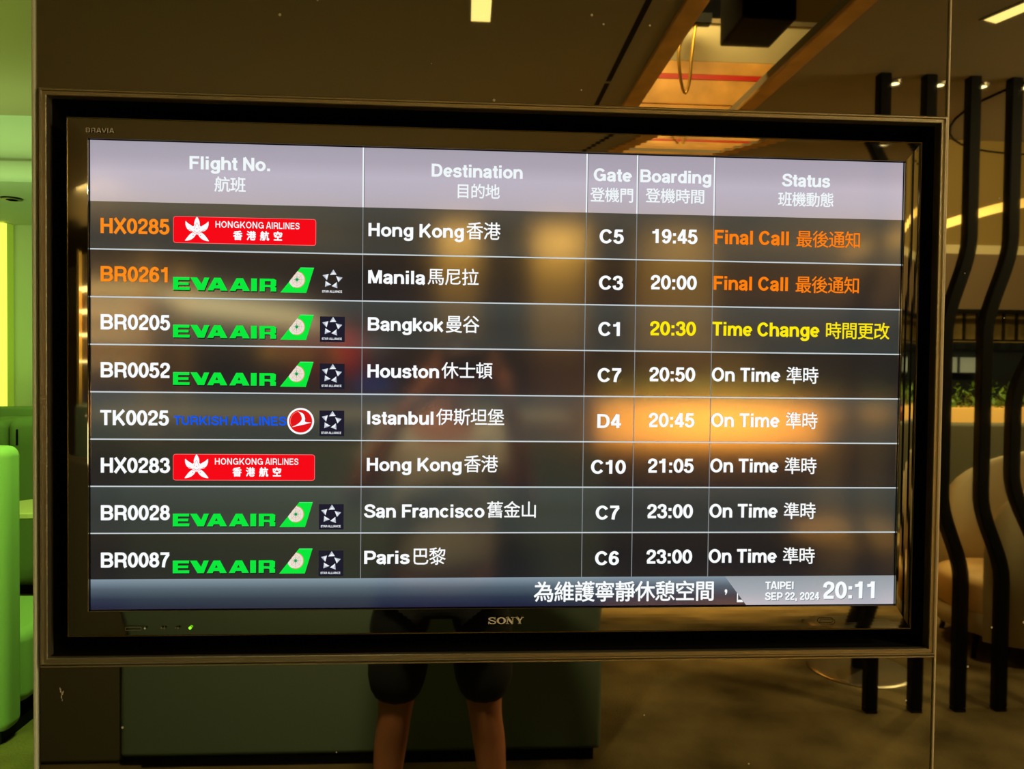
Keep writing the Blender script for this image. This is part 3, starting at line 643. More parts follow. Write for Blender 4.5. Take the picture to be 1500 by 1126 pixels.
def tv_marks():
    bm = bmesh.new(); text(bm, 'BRAVIA', -.0028, .0345, .6558, .0064, wx=.15, wy=.13, y=-.0068, track=.08)
    part('bravia_lettering', bm, mat('silver_print', (240, 232, 208), 0.5), tv); bpy.context.view_layer.update()
    bm = bmesh.new(); mp = None
    x0, x1, zb, cap = .5515, .6025, -.0228, .0098
    def sw(pts, wx=.3, wy=.12):
        stroke(bm, pts, lambda a, b, yy: (x0 + (x1 - x0) * a / 5.6, yy, ZS + zb + cap * b), wx, wy, -.0078)
    sw(spl([(1.15, .72), (1.0, .88), (.65, .94), (.3, .86), (.22, .70), (.45, .57), (.8, .48), (1.15, .34), (1.1, .14), (.75, .06), (.4, .1), (.15, .32)]), .28, .14); sw([(1.17, .62), (1.17, 1)], .1, .1); sw([(.12, 0), (.12, .38)], .1, .1)
    sw(arc(2.1, .5, .55, .44, 0, 360, 28), .34, .13)
    sw([(3.05, 0), (3.05, 1)], .14, .1); sw([(3.9, 0), (3.9, 1)], .14, .1); sw([(3.02, 1), (3.9, .03)], .34, .3)
    for x in (3.05, 3.9): sw([(x - .25, .95), (x + .25, .95)], .1, .1)
    sw([(2.8, .05), (3.3, .05)], .1, .1)
    sw([(4.5, 1), (4.98, .48)], .3, .3); sw([(5.45, 1), (4.98, .48)], .16, .16); sw([(4.98, .5), (4.98, 0)], .3, .1)
    for a, b in ((4.25, 4.8), (5.2, 5.65)): sw([(a, .95), (b, .95)], .1, .1)
    sw([(4.7, .05), (5.26, .05)], .1, .1)
    part('sony_lettering', bm, mat('silver_print'), tv)
    bm = bmesh.new()
    mp = lambda a, b, yy: (a, yy, ZS + b)
    def outline(xa, xb, za, zb_, r):
        pts = []
        for cx, cz, a in ((xb - r, zb_ - r, 0), (xa + r, zb_ - r, 90), (xa + r, za + r, 180), (xb - r, za + r, 270)):
            pts += [(cx + r * math.cos(math.radians(a + t)), cz + r * math.sin(math.radians(a + t))) for t in (0, 30, 60, 90)]
        stroke(bm, pts + [pts[0]], mp, .0007, .0007, -.0078)
    outline(1.0363, 1.0592, -.0272, -.0200, .0030)
    part('power_button', bm, M_IRON, tv)
    bm = bmesh.new(); outline(.0500, .0712, -.0272, -.0228, .0006); part('sensor_window', bm, mat('grey_print', (120, 112, 85), 0.5), tv)
    for x, r, m in ((.0762, .0014, mat('silver_print')), (.0985, .0013, mat('grey_print')), (.1025, .0013, mat('grey_print')), (.1178, .0012, mat('grey_print')), (.1210, .0014, mat('grey_print')), (.1374, .0021, lit('green_led', (140, 255, 40), 1.5))):
        bm = bmesh.new(); disc(bm, x, -.0245, r, -.0078, 0, 12); part('indicator', bm, m, tv)
tv_marks()

# ------------------------------------------------------------------ the lounge behind the photographer (seen mirrored)
# wavy upright bars
def bar(x, amp, up=(1.79, 2.26), lo=(0.62, 1.04), y=-2.42, w=.056, d=.05):
    pts = []; N = 60
    def off(z):
        def s(t): t = max(0, min(1, t)); return t * t * (3 - 2 * t)
        return amp * (s((z - lo[0]) / (lo[1] - lo[0])) - s((z - up[0]) / (up[1] - up[0])))
    o = empty('wavy_bar', (x, y, 0)); bm = bmesh.new(); prev = None; zs = [0.02 + (2.98) * k / N for k in range(N + 1)]
    for z in zs:
        dx = off(z + .01) - off(z - .01); a = math.atan2(dx, .02); hx, hz = w / 2 * math.cos(a), -w / 2 * math.sin(a)
        r = [bm.verts.new(p) for p in ((off(z) - hx, -d / 2, z - hz), (off(z) + hx, -d / 2, z + hz), (off(z) + hx, d / 2, z + hz), (off(z) - hx, d / 2, z - hz))]
        if prev:
            for k in range(4): bm.faces.new((prev[k], prev[(k + 1) % 4], r[(k + 1) % 4], r[k]))
        else: bm.faces.new(r[::-1])
        prev = r
    bm.faces.new(prev)
    finish('bar_body', bm, M_IRON, o, bevel=.004, seg=1)
    box('floor_plate', -.027, .027, -.024, .024, 0, .02, M_IRON, o, bevel=.003)
    return o
bars = [(2.448, .115 * -1), (2.668, -.115), (2.882, -.108), (3.085, -.115), (3.30, -.18), (3.51, -.18), (3.72, -.12)]
names = ['leftmost', 'second', 'third', 'fourth', 'fifth', 'sixth', 'last']
for i, (x, a) in enumerate(bars):
    b = bar(x, a) if i != 4 and i != 5 else bar(x, a, up=(1.45, 1.95), lo=(.62, 1.15))
    if i: b.location.y = -2.42
    tag(b, ['black wavy floor-to-ceiling bar mirrored at the open floor end of the row', 'second black wavy bar from the open floor end of the row', 'black wavy bar mirrored just right of the glass joint',
            'black wavy bar mirrored in front of the tub chair seat', 'black wavy bar with the deep bulge mirrored at the photo edge', 'black wavy bar with a deep bulge beside the tub chair', 'black wavy bar at the far side end of the row'][i], 'bar', 'wavy black bars of the open screen')
    s = empty('spot_downlight', (x + .10, -2.50, 3.0))
    bm = bmesh.new(); lathe(bm, [(0.021, -0.012), (0.03, -0.012), (0.033, 0.0)], 20); finish('trim_ring', bm, M_STEEL, s)
    bm = bmesh.new(); lathe(bm, [(0.001, -0.011), (0.020, -0.0125)], 16); finish('lens', bm, M_SPOTL, s)
    tag(s, 'small warm downlight in the ceiling beside the ' + ['first', 'second', 'third', 'fourth', 'fifth', 'sixth', 'seventh'][i] + ' wavy bar', 'light', 'downlights along the wavy bars')

# slot lights in the ceiling
def slot_light(x, y, rz, L, lab, W=.076):
    t = empty('slot_light', (x, y, 3.0), rz)
    bm = bmesh.new(); ring = [((-W / 2 - .012, W / 2 + .012), (-L - .012, .012)), ((-W / 2, W / 2), (-L, 0))]
    bx(bm, -W / 2 - .01, -W / 2, -L, 0, -.006, 0); bx(bm, W / 2, W / 2 + .01, -L, 0, -.006, 0); bx(bm, -W / 2 - .01, W / 2 + .01, 0, .01, -.006, 0); bx(bm, -W / 2 - .01, W / 2 + .01, -L - .01, -L, -.006, 0)
    finish('frame', bm, M_CEIL, t)
    box('diffuser', -W / 2, W / 2, -L, 0, -.004, -.001, M_LAMP, t)
    tag(t, lab, 'light', 'slot lights in the lounge ceiling')
slot_light(.563, -1.45, 0, .57, 'short yellow slot light mirrored above the middle of the screen')
slot_light(2.73, -1.38, math.radians(20) * -1, .50, 'slanting yellow slot light mirrored at the upper right corner')
# linear diffuser slot
t = empty('air_slot', (1.19, -1.0, 3.0)); tag(t, 'thin black air slot running along the ceiling beside the skylight', 'vent')
box('slot', -.012, .012, -1.62, -.2, -.002, 0, M_IRON, t); box('slot', -.012, .012, -2.6, -1.65, -.002, 0, M_IRON, t)

# skylight with wooden frame
def skylight():
    t = empty('skylight', (1.665, -2.2, 3.0)); tag(t, 'recessed ceiling opening with orange wooden frame and lit end wall', 'skylight')
    x0, x1, ya, yb = -.315, .315, 1.05, -1.10
    WX0, WX1 = x0 - .35, x1 + .85
    for a, b in ((x0 - .03, x0 + .055), (x1 - .045, x1 + .035)):
        box('frame_board', a, b, yb - .03, ya, -.022, 0.0, M_WOOD, t, bevel=.004)
    box('frame_board', x0 + .055, x1 - .045, ya - .06, ya, -.022, 0.0, M_WOOD, t, bevel=.004); box('frame_board', x0 + .055, x1 - .045, yb - .03, yb, -.022, 0.0, M_WOOD, t, bevel=.004)
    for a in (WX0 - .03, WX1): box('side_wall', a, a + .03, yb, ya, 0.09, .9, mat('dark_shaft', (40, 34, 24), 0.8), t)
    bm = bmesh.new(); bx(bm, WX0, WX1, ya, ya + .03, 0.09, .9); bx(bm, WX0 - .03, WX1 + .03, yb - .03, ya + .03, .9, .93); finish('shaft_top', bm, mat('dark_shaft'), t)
    for z0, z1 in ((0.085, .125), (.13, .27), (.30, .375)): box('end_board', WX0, WX1, yb, yb + .02, z0, z1, M_WOOD, t, bevel=.003)
    box('red_stripe', WX0, WX1, yb + .001, yb + .022, .272, .298, mat('red_paint', (200, 30, 20), 0.5), t)
    bm = bmesh.new(); v = [bm.verts.new(p) for p in ((WX0, yb + .02, .375), (WX1, yb + .02, .375), (WX1, yb + .14, .54), (WX0, yb + .14, .54))]; bm.faces.new(v)
    finish('slanted_panel', bm, M_CREAM, t)
    box('panel_lip', WX0, WX1, yb + .12, yb + .15, .535, .56, M_WALL, t)
    box('duct', .08, .33, -.46, -.14, .20, .89, M_IRON, t, bevel=.01)['label'] = 'black box-shaped duct hanging in the opening'
    p = empty('wire_loop', (1.70, -3.05, 3.30)); tag(p, 'bent gold metal loop hanging inside the ceiling opening', 'bracket')
    bm = bmesh.new(); tube(bm, spl_3([(0.05, 0, .20), (-.02, .0, .12), (-.05, 0, .03), (-.035, 0, -.13), (-.01, 0, -.19), (.012, 0, -.12), (.02, 0, 0), (.04, 0, .18)]), .009, 8); finish('loop', bm, mat('gold_metal', (220, 170, 80), 0.3, 1.0), p)
    box('mount', -.0, .12, -.03, .03, .18, .23, M_IRON, p)
    ld = bpy.data.lights.new('skylight_lamp', 'AREA'); ld.shape = 'RECTANGLE'; ld.size = .6; ld.size_y = .1; ld.energy = 24.0; ld.color = (1.0, .84, .46)
    o = bpy.data.objects.new('skylight_lamp', ld); COL.objects.link(o); o.location = (1.7, -2.70, 3.70); o.rotation_euler = (Vector((1.75, -3.3, 3.25)) - o.location).to_track_quat('-Z', 'Y').to_euler()
def spl_3(P, n=5):
    Q = [P[0]] + list(P) + [P[-1]]; out = []
    for i in range(1, len(Q) - 2):
        for k in range(n):
            t = k / n; out.append(tuple(0.5 * (2 * Q[i][j] + (Q[i + 1][j] - Q[i - 1][j]) * t + (2 * Q[i - 1][j] - 5 * Q[i][j] + 4 * Q[i + 1][j] - Q[i + 2][j]) * t * t + (3 * Q[i][j] - Q[i - 1][j] - 3 * Q[i + 1][j] + Q[i + 2][j]) * t ** 3) for j in range(3)))
    out.append(Q[-2]); return out
skylight()

# dark booth back behind the photographer
t = empty('booth_sofa', (1.09, -2.02, 0)); tag(t, 'dark green high booth back mirrored behind the photographer', 'sofa')
rounded_slab('backrest', -1.93, 0, -.14, 0, .045, 1.30, M_BOOTH, t, .02, 3); rounded_slab('seat', -1.90, -.03, -.75, -.14, .12, .44, M_BOOTH, t, .04, 3); box('plinth', -1.85, -.03, -.70, -.012, 0, .05, M_IRON, t)  # black plinth set forward so its colour doubles as the shadow line below
t = empty('booth_sofa', (-.845, -2.06, 0)); tag(t, 'darker booth back mirrored at the lower left of the glass', 'sofa')
rounded_slab('backrest', -1.9, 0, -.14, 0, .005, 1.22, mat('brown_fabric', (84, 74, 54), 0.9), t, .02, 3); rounded_slab('seat', -1.87, -.03, -.75, -.14, .12, .44, mat('brown_fabric'), t, .04, 3); box('plinth', -1.85, -.03, -.70, -.012, 0, .05, M_IRON, t)

# pedestal table
t = empty('pedestal_table', (2.66, -2.93, 0)); tag(t, 'round table on a black column and brushed disc base', 'table')
bm = bmesh.new(); lathe(bm, [(.262, 0), (.262, .006), (.25, .010), (.04, .016)], 48); finish('base_disc', bm, M_STEEL, t)
bm = bmesh.new(); lathe(bm, [(.037, .014), (.037, .70)], 24); finish('column', bm, M_IRON, t)
bm = bmesh.new(); lathe(bm, [(.33, .70), (.36, .712), (.36, .735), (.352, .74)], 48); finish('table_top', bm, M_GOLDWOOD, t)

# tub chairs
def tub_chair(loc, rz, lab, m=M_CHAIR, top=1.18):
    t = empty('tub_chair', loc, rz)
    bm = bmesh.new(); N = 30; R = .46; th = .085; rings = []
    for k in range(N + 1):
        a = math.radians(-125 + 250 * k / N); e = abs(a) / math.radians(125)          # back centre at +x
        h = .66 + (top - .66) * max(0, math.cos(e * PI / 2)) ** .38
        c, s = math.cos(a), math.sin(a); r0, r1 = R - th, R; z0 = .13; rr = .04
        pr = [(r0, z0), (r0, h - rr), (r0 + .012, h - .012), ((r0 + r1) / 2, h), (r1 - .012, h - .012), (r1, h - rr), (r1 - .02, z0)]
        rings.append([bm.verts.new((r * c, r * s, z)) for r, z in pr])
    n = 7
    for A, B in zip(rings, rings[1:]):
        for k in range(n): bm.faces.new((A[k], A[(k + 1) % n], B[(k + 1) % n], B[k]))
    bm.faces.new(rings[0]); bm.faces.new(rings[-1][::-1])
    o = finish('shell', bm, m, t, smooth=True)
    bm = bmesh.new(); lathe(bm, [(.35, .25), (.375, .27), (.375, .40), (.36, .43), (.30, .45)], 36); finish('seat_cushion', bm, M_SEAT, t, smooth=True)
    bm = bmesh.new(); lathe(bm, [(.34, .13), (.36, .14), (.37, .26)], 36); finish('seat_base', bm, m, t, smooth=True)
    for sx in (-1, 1):
        for sy in (-1, 1):
            bm = bmesh.new(); tube(bm, ((sx * .24, sy * .24, .14), (sx * .26, sy * .26, 0)), (.02, .013), 10); finish('leg', bm, M_IRON, t)
    tag(t, lab, 'armchair', 'beige tub chairs behind the wavy bars')
    return t
tub_chair((3.72, -3.25, 0), math.radians(15), 'beige tub armchair mirrored right behind the wavy bars')
tub_chair((4.55, -3.65, 0), math.radians(0), 'beige tub armchair further along past the first one', top=1.05)

# banquette, planters with hedge
t = empty('banquette', (4.9, -4.95, 0)); tag(t, 'long dark green banquette in front of the lit planter', 'sofa')
rounded_slab('backrest', -1.75, 1.9, -.12, .0, .05, 1.20, mat('olive_fabric', (88, 84, 62), .9), t, .03, 3); rounded_slab('seat', -1.7, 1.85, .0, .5, .1, .44, mat('olive_fabric', (88, 84, 62), .9), t, .03, 3); box('plinth', -1.6, 1.8, -.05, .45, 0, .11, M_IRON, t)
M_LEAF = mat('leaf_green', (88, 120, 34), 0.5, noise=(9, 0.5)); M_PLANT = mat('amber_panel', (244, 196, 116), 0.5)
def planter(x0, x1, y, z0, z1, lab, hedge_h, ped):
    t = empty('planter_box', ((x0 + x1) / 2, y, 0)); tag(t, lab, 'planter'); hw = (x1 - x0) / 2
    box('front_panel', -hw, hw, -.02, 0, z0, z1, M_PLANT, t, bevel=.004); box('rear_panel', -hw, hw, -.40, -.38, z0, z1, M_PLANT, t)
    box('end_panel', -hw, -hw + .02, -.38, -.02, z0, z1, M_PLANT, t); box('end_panel', hw - .02, hw, -.38, -.02, z0, z1, M_PLANT, t)
    box('base', -hw + .03, hw - .03, -.37, -.03, 0, z1 - .06, M_IRON if ped else M_PLANT, t)
    h = bmesh.new(); n = int(hw * 2 * 420)
    for k in range(n):
        cx, cy, cz = random.uniform(-hw + .03, hw - .03), random.uniform(-.36, -.03), z1 + random.random() ** 1.3 * hedge_h * random.uniform(.6, 1.0) - .02
        a, b = random.uniform(0, 2 * PI), random.uniform(.2, 1.3); L = random.uniform(.04, .085); W = L * .38
        d = Vector((math.cos(a) * math.cos(b), math.sin(a) * math.cos(b), math.sin(b))); s = d.cross(Vector((0, 0, 1))).normalized() * W * .5; c = Vector((cx, cy, cz))
        h.faces.new([h.verts.new(c), h.verts.new(c + d * L * .5 + s), h.verts.new(c + d * L), h.verts.new(c + d * L * .5 - s)])
    o = finish('hedge', h, M_LEAF); o.location = t.location; tag(o, 'low leafy green plants filling the ' + ('near' if ped else 'far') + ' amber planter', 'plants', kind='stuff')
    return t
planter(1.42, 2.98, -4.1, 1.09, 1.375, 'amber planter mirrored glowing across the middle of the screen', .20, True)
planter(3.2, 6.3, -5.5, 1.05, 1.30, 'long amber planter mirrored behind the banquette', .24, False)

# gilded wall pieces beyond
def column(x0, x1, lab, y=-6.4):
    t = empty('wood_column', ((x0 + x1) / 2, y, 0)); hw = (x1 - x0) / 2; tag(t, lab, 'column', 'golden columns')
    box('upper_cladding', -hw, hw, -.4, 0, 1.80, 3.0, M_GOLDWOOD, t, bevel=.006); box('lower_cladding', -hw, hw, -.4, 0, 0, 1.79, mat('dimmed_cladding', (120, 84, 50), .5, noise=(4, .15)), t, bevel=.006)  # lower wood coloured darker, painting in the downlight's fall-off
column(1.15, 1.69, 'wide golden column mirrored right of the photographer'); column(.23, .64, 'narrow golden column mirrored behind the photographer'); column(2.2, 2.95, 'golden column mirrored under the heading of the gate column')
t = empty('dark_door', (.90, -6.42, 0)); tag(t, 'dark doorway leaf between two golden columns', 'door')
box('leaf', -.25, .25, -.05, 0, .01, 2.6, mat('dark_door_paint', (20, 18, 14), .4), t); box('lintel', -.25, .25, -.05, .01, 2.6, 3.0, M_IRON, t)
# lit back bar shelving
t = empty('back_bar', (-2.95, -6.4, 0)); tag(t, 'back bar with bright lit shelves of bottles mirrored at the left edge', 'shelf')
box('back_panel', -.75, .42, -.40, -.38, 0, 2.7, mat('bar_back', (60, 50, 36), .5), t)
SHELF = mat('lit_shelf', (255, 235, 190), .4, emit=(255, 226, 160), estr=5.0)
for z in (2.32, 2.10, 1.87, 1.61): box('lit_shelf', -.75, .42, -.38, -.02, z, z + .022, SHELF, t)
box('counter', -.78, .45, -.38, .25, 0, 1.2, M_BOOTH, t); box('side_post', .42, .46, -.40, 0, 0, 2.7, M_GOLDWOOD, t); box('side_post', -.79, -.75, -.40, 0, 0, 2.7, M_GOLDWOOD, t)
BC = [mat('red_glass', (140, 20, 24), .15), mat('green_glass', (30, 80, 34), .15), mat('amber_glass', (150, 80, 20), .15), mat('glowing_blue_glass', (30, 60, 190), .15, emit=(20, 60, 220), estr=.5), mat('dark_glass', (24, 20, 16), .15)]  # blue bottles are given a glow of their own, no lamp inside
protos = {}
for zi, z in enumerate((2.122, 1.892, 1.632, 1.2)):
    for k in range(9):
        ci = random.choice((0, 1, 2, 4)) if zi < 3 else (3 if k % 2 else 1)
        if ci not in protos:
            b = empty('bottle', (0, 0, 0)); bm = bmesh.new(); lathe(bm, [(.030, 0), (.032, .01), (.032, .10), (.026, .125), (.011, .145), (.011, .165)], 14); finish('body', bm, BC[ci], b, smooth=True)
            bm = bmesh.new(); lathe(bm, [(.013, .163), (.013, .18)], 12); finish('cap', bm, M_STEEL, b); protos[ci] = b
        else: b = copy_tree(protos[ci])
        b.location = (-2.95 - .68 + k * .125, -6.56, z)
        tag(b, ('red', 'green', 'amber', 'blue', 'dark')[ci] + ' bottle on the ' + ('second', 'third', 'fourth', 'lowest')[zi] + ' level of the back bar, ' + ('ninth', 'eighth', 'seventh', 'sixth', 'fifth', 'fourth', 'third', 'second', 'first')[k] + ' from the kiosk end', 'bottle', 'bottles on the back bar')
# gold light posts
for x, l in ((-2.29, 'left'), (-1.97, 'right')):
    p = empty('light_post', (x, -5.9, 0)); box('post', -.03, .03, -.03, .03, 0.02, 2.5, M_GOLDWOOD, p, bevel=.004); box('glow_strip', -.012, .012, .03, .036, 1.3, 2.48, mat('amber_strip', (255, 190, 90), .5, emit=(255, 185, 80), estr=.55), p); box('foot', -.06, .06, -.06, .06, 0, .02, M_IRON, p)
    tag(p, 'slim gold light post mirrored under the flight numbers, ' + ('nearer the lit shelves' if l == 'left' else 'nearer the red sign'), 'post', 'slim gold light posts')
# distant kiosk with coloured lights
k = empty('kiosk', (-1.35, -8.0, 0)); tag(k, 'distant counter with red illuminated fascia', 'kiosk')
box('counter', -.7, .65, -.5, 0, 0, 1.1, M_IRON, k); box('fascia', -.45, .5, -.05, 0, 1.80, 1.98, mat('red_fascia', (200, 20, 20), .4, emit=(225, 40, 36), estr=.35), k); box('fascia_end', .38, .62, -.04, .01, 1.62, 2.02, mat('red_sign', (255, 10, 10), .4, emit=(255, 20, 20), estr=.9), k)
box('post', -.7, -.65, -.5, -.45, 1.1, 2.0, M_IRON, k); box('post', .6, .65, -.5, -.45, 1.1, 2.0, M_IRON, k)
bulb0 = None
for j, (x, z, c) in enumerate(((-1.76, 1.75, 'yellow'), (-1.69, 1.75, 'yellow'), (-1.50, 1.74, 'yellow'), (-1.31, 1.72, 'yellow'), (-.98, 1.73, 'yellow'), (-1.40, 1.58, 'red'), (-1.14, 1.56, 'red'), (-.80, 1.55, 'red'))):
    m = mat('yellow_bulb', (255, 200, 60), .5, emit=(255, 205, 60), estr=6) if c == 'yellow' else mat('red_bulb', (255, 20, 40), .5, emit=(255, 20, 40), estr=4)
    b = empty('pendant_bulb', (x, -7.88, z)); bm = bmesh.new(); bmesh.ops.create_icosphere(bm, subdivisions=2, radius=.028); finish('globe', bm, m, b, smooth=True)
    bm = bmesh.new(); tube(bm, ((0, 0, .025), (0, 0, 3.0 - z)), .003, 6); finish('cord', bm, M_IRON, b)
    tag(b, ['yellow pendant bulb at the outer end of the kiosk', 'yellow pendant bulb second from the kiosk outer end', 'yellow pendant bulb third from the kiosk outer end', 'yellow pendant bulb at the middle of the kiosk', 'yellow pendant bulb beside the bright red sign', 'red pendant bulb below the middle of the kiosk fascia', 'red pendant bulb under the kiosk fascia, second red one', 'red pendant bulb under the bright red sign'][j], 'light', 'small pendant bulbs over the kiosk')
def sign(x, y, z, w_, h_, c, s, lab):
    t = empty('lit_sign', (x, y, z)); box('face', -w_ / 2, w_ / 2, 0, .008, -h_ / 2, h_ / 2, lit('sign_' + lab.split()[0], c, s), t); box('housing', -w_ / 2 - .01, w_ / 2 + .01, -.05, 0, -h_ / 2 - .01, h_ / 2 + .01, M_IRON, t)
    bm = bmesh.new(); tube(bm, ((0, -.025, h_ / 2), (0, -.025, 3.0 - z)), .006, 8); finish('rod', bm, M_IRON, t); tag(t, lab, 'sign')
sign(-.545, -7.9, 1.83, .28, .05, (225, 235, 240), 1.3, 'white lit sign strip mirrored left of the photographer head'); sign(-.42, -6.9, 1.42, .34, .07, (40, 110, 255), 1.6, 'blue lit sign strip mirrored left of the photographer shoulder')

# far right background: high wall, balcony band, curved light, railing, windows
def far_right():
    M_OL = mat('olive_plaster'); 
    struct(box('wall_far', 3.3, 9, -8.3, -8.0, 0, 4.9, M_OL), 'olive high wall beyond the planter')
    b = box('trim_20', 3.3, 9, -7.98, -7.85, 3.02, 3.14, M_CREAM); struct(b, 'pale band on the far bulkhead')
    b = box('wall_bulkhead', 3.3, 9, -7.95, -7.7, 2.36, 3.01, mat('brown_plaster', (118, 96, 72), .8)); struct(b, 'brown bulkhead over the far windows')
    g = empty('gallery_railing', (6, -7.6, 0)); tag(g, 'dark slatted railing hanging below the far bulkhead', 'railing')
    box('rail', -2.6, 2.9, -.02, .02, 2.30, 2.35, M_IRON, g); box('rail', -2.6, 2.9, -.02, .02, 1.98, 2.0, M_IRON, g)
    sl = None
    for k in range(34):
        if sl is None:
            sl = box('slat', -.012, .012, -.015, .015, 2.0, 2.30, M_IRON, g)
            s = sl
        else:
            s = sl.copy(); COL.objects.link(s)
        s.location.x = -2.55 + k * .16
    for k in range(2): box('window_frame', 4.0 + k * 2.3, 6.25 + k * 2.3, -7.98, -7.94, .9, 1.98, mat('night_glass', (38, 44, 50), .15), None)
    for k, o in enumerate([o for o in bpy.data.objects if o.name.startswith('window_frame')]): o.name = 'window_%d' % (k + 1); o['kind'] = 'structure'
    for k, (x, wd) in enumerate(((6.25, .2), (6.5, .22))):
        t = empty('display_panel', (x, -7.75, 1.70)); box('face', -wd / 2, wd / 2, 0, .01, -.09, .09, mat('pale_display', (150, 160, 160), .5, emit=(120, 130, 130), estr=.8), t); box('housing', -wd / 2 - .01, wd / 2 + .01, -.19, 0, -.10, .10, M_IRON, t)
        tag(t, ('small pale lit display mirrored above the hedge' if k == 0 else 'second pale lit display beside it above the hedge, further right'), 'display')
    c = empty('cove_light', (0, 0, 0)); tag(c, 'long curved warm cove light across the high ceiling', 'light')
    for nm, dz0, dz1, dy, m in (('light_strip', 0, .085, 0, mat('cove_glow', (255, 215, 130), .5, emit=(255, 205, 110), estr=1.5)), ('cove_board', -.5, -.003, 0.03, M_OL), ('upper_board', .09, .55, .03, M_OL)):
        bm = bmesh.new(); P = [(4.2, -6.2), (4.6, -6.05), (5.0, -5.9), (5.4, -5.85), (5.8, -5.9), (6.4, -6.1)]; Zs = [2.72, 2.84, 2.96, 3.09, 3.18, 3.26]
        Q = spl_3([(x, y, z) for (x, y), z in zip(P, Zs)]); 
        A = [[bm.verts.new((x, y - dy, z + dz0)) for x, y, z in Q], [bm.verts.new((x, y - dy, z + dz1)) for x, y, z in Q], [bm.verts.new((x, y - dy - .05, z + dz1)) for x, y, z in Q], [bm.verts.new((x, y - dy - .05, z + dz0)) for x, y, z in Q]]
        for i in range(len(Q) - 1):
            for k in range(4): bm.faces.new((A[k][i], A[k][i + 1], A[(k + 1) % 4][i + 1], A[(k + 1) % 4][i]))
        if nm == 'light_strip': finish(nm, bm, m, c, smooth=False)
        else: bm.free()
    r = empty('ceiling_ring', (4.02, -2.70, 2.995)); tag(r, 'thin dark ring line in the ceiling past the wavy bars', 'vent')
    bm = bmesh.new(); tube(bm, [(.9 * math.cos(a), .9 * math.sin(a), 0) for a in [2 * PI * k / 40 for k in range(40)]], .006, 6, closed=True); finish('ring', bm, M_IRON, r)
far_right()

# ------------------------------------------------------------------ people
SKIN = mat('skin', (190, 120, 88), .55, noise=(14, .08)); HAIR = mat('dark_hair', (20, 15, 12), .5)
def skinned(name, verts, edges, radii, m, parent, sub=2, root=0):
    me = bpy.data.meshes.new(name); me.from_pydata(verts, edges, []); me.materials.append(m)
    o = bpy.data.objects.new(name, me); COL.objects.link(o); o.parent = parent
    s = o.modifiers.new('skin', 'SKIN'); s.use_smooth_shade = True
    if not me.skin_vertices: me.skin_vertices.new()
    for i, r in enumerate(radii):
        sv = me.skin_vertices[0].data[i]; sv.radius = r if isinstance(r, tuple) else (r, r); sv.use_root = (i == root)
    if sub: ss = o.modifiers.new('sub', 'SUBSURF'); ss.levels = sub; ss.render_levels = sub
    return o
def head(parent, c, face, s=1.0):
    """head with brow, nose, ears, eyes and hair; face is +1 (towards +y) or -1"""
    bm = bmesh.new(); bmesh.ops.create_uvsphere(bm, u_segments=28, v_segments=20, radius=1)
    for v in bm.verts:
        x, y, z = v.co; y *= face
        jaw = 1 - .32 * max(0, -z) ** 1.3
        X, Y, Z = x * .076 * jaw, y * .095 * (1 - .12 * max(0, -z)), z * .118
        if y > .5 and abs(x) < .22 and -.35 < z < .18: Y += .020 * (1 - abs(x) / .22) * (1 - abs(z + .15) / .35 if z < -.15 else (z - .18) / -.33)
        if y > .5 and .10 < z < .28: Y += .003
        if y > .6 and abs(z - .02) < .09 and .2 < abs(x) < .55: Y -= .005
        v.co = (c[0] + X * s, c[1] + Y * face * s, c[2] + Z * s)
    for sx in (-1, 1):
        r = bmesh.ops.create_icosphere(bm, subdivisions=2, radius=1)
        for v in r['verts']: v.co = (c[0] + sx * .078 * s + v.co.x * .010 * s, c[1] + v.co.y * .018 * s, c[2] - .005 * s + v.co.z * .032 * s)
    finish('head', bm, SKIN, parent, smooth=True)
    bm = bmesh.new(); bmesh.ops.create_uvsphere(bm, u_segments=28, v_segments=18, radius=1)
    bmesh.ops.delete(bm, geom=[v for v in bm.verts if (v.co.z < -.25 or (v.co.y * face > .45 and v.co.z < .42))], context='VERTS')
    for v in bm.verts: v.co = (c[0] + v.co.x * .083 * s, c[1] - face * .006 * s + v.co.y * .102 * s, c[2] + .006 * s + v.co.z * .124 * s)
    finish('hair', bm, HAIR, parent, smooth=True)
    for sx in (-1, 1):
        bm = bmesh.new(); bmesh.ops.create_icosphere(bm, subdivisions=2, radius=.011 * s)
        for v in bm.verts: v.co += Vector((c[0] + sx * .031 * s, c[1] + face * .079 * s, c[2] + .004 * s))
        finish('eye', bm, mat('eye_dark', (40, 28, 22), .2), parent, smooth=True)
    bm = bmesh.new(); tube(bm, [(c[0] + (k - 3) * .008 * s, c[1] + face * (.082 - .0012 * (k - 3) ** 2) * s, c[2] - (.062 + .0004 * (k - 3) ** 2) * s) for k in range(7)], .0045 * s, 6); finish('mouth', bm, mat('lips', (150, 70, 60), .5), parent, smooth=True)
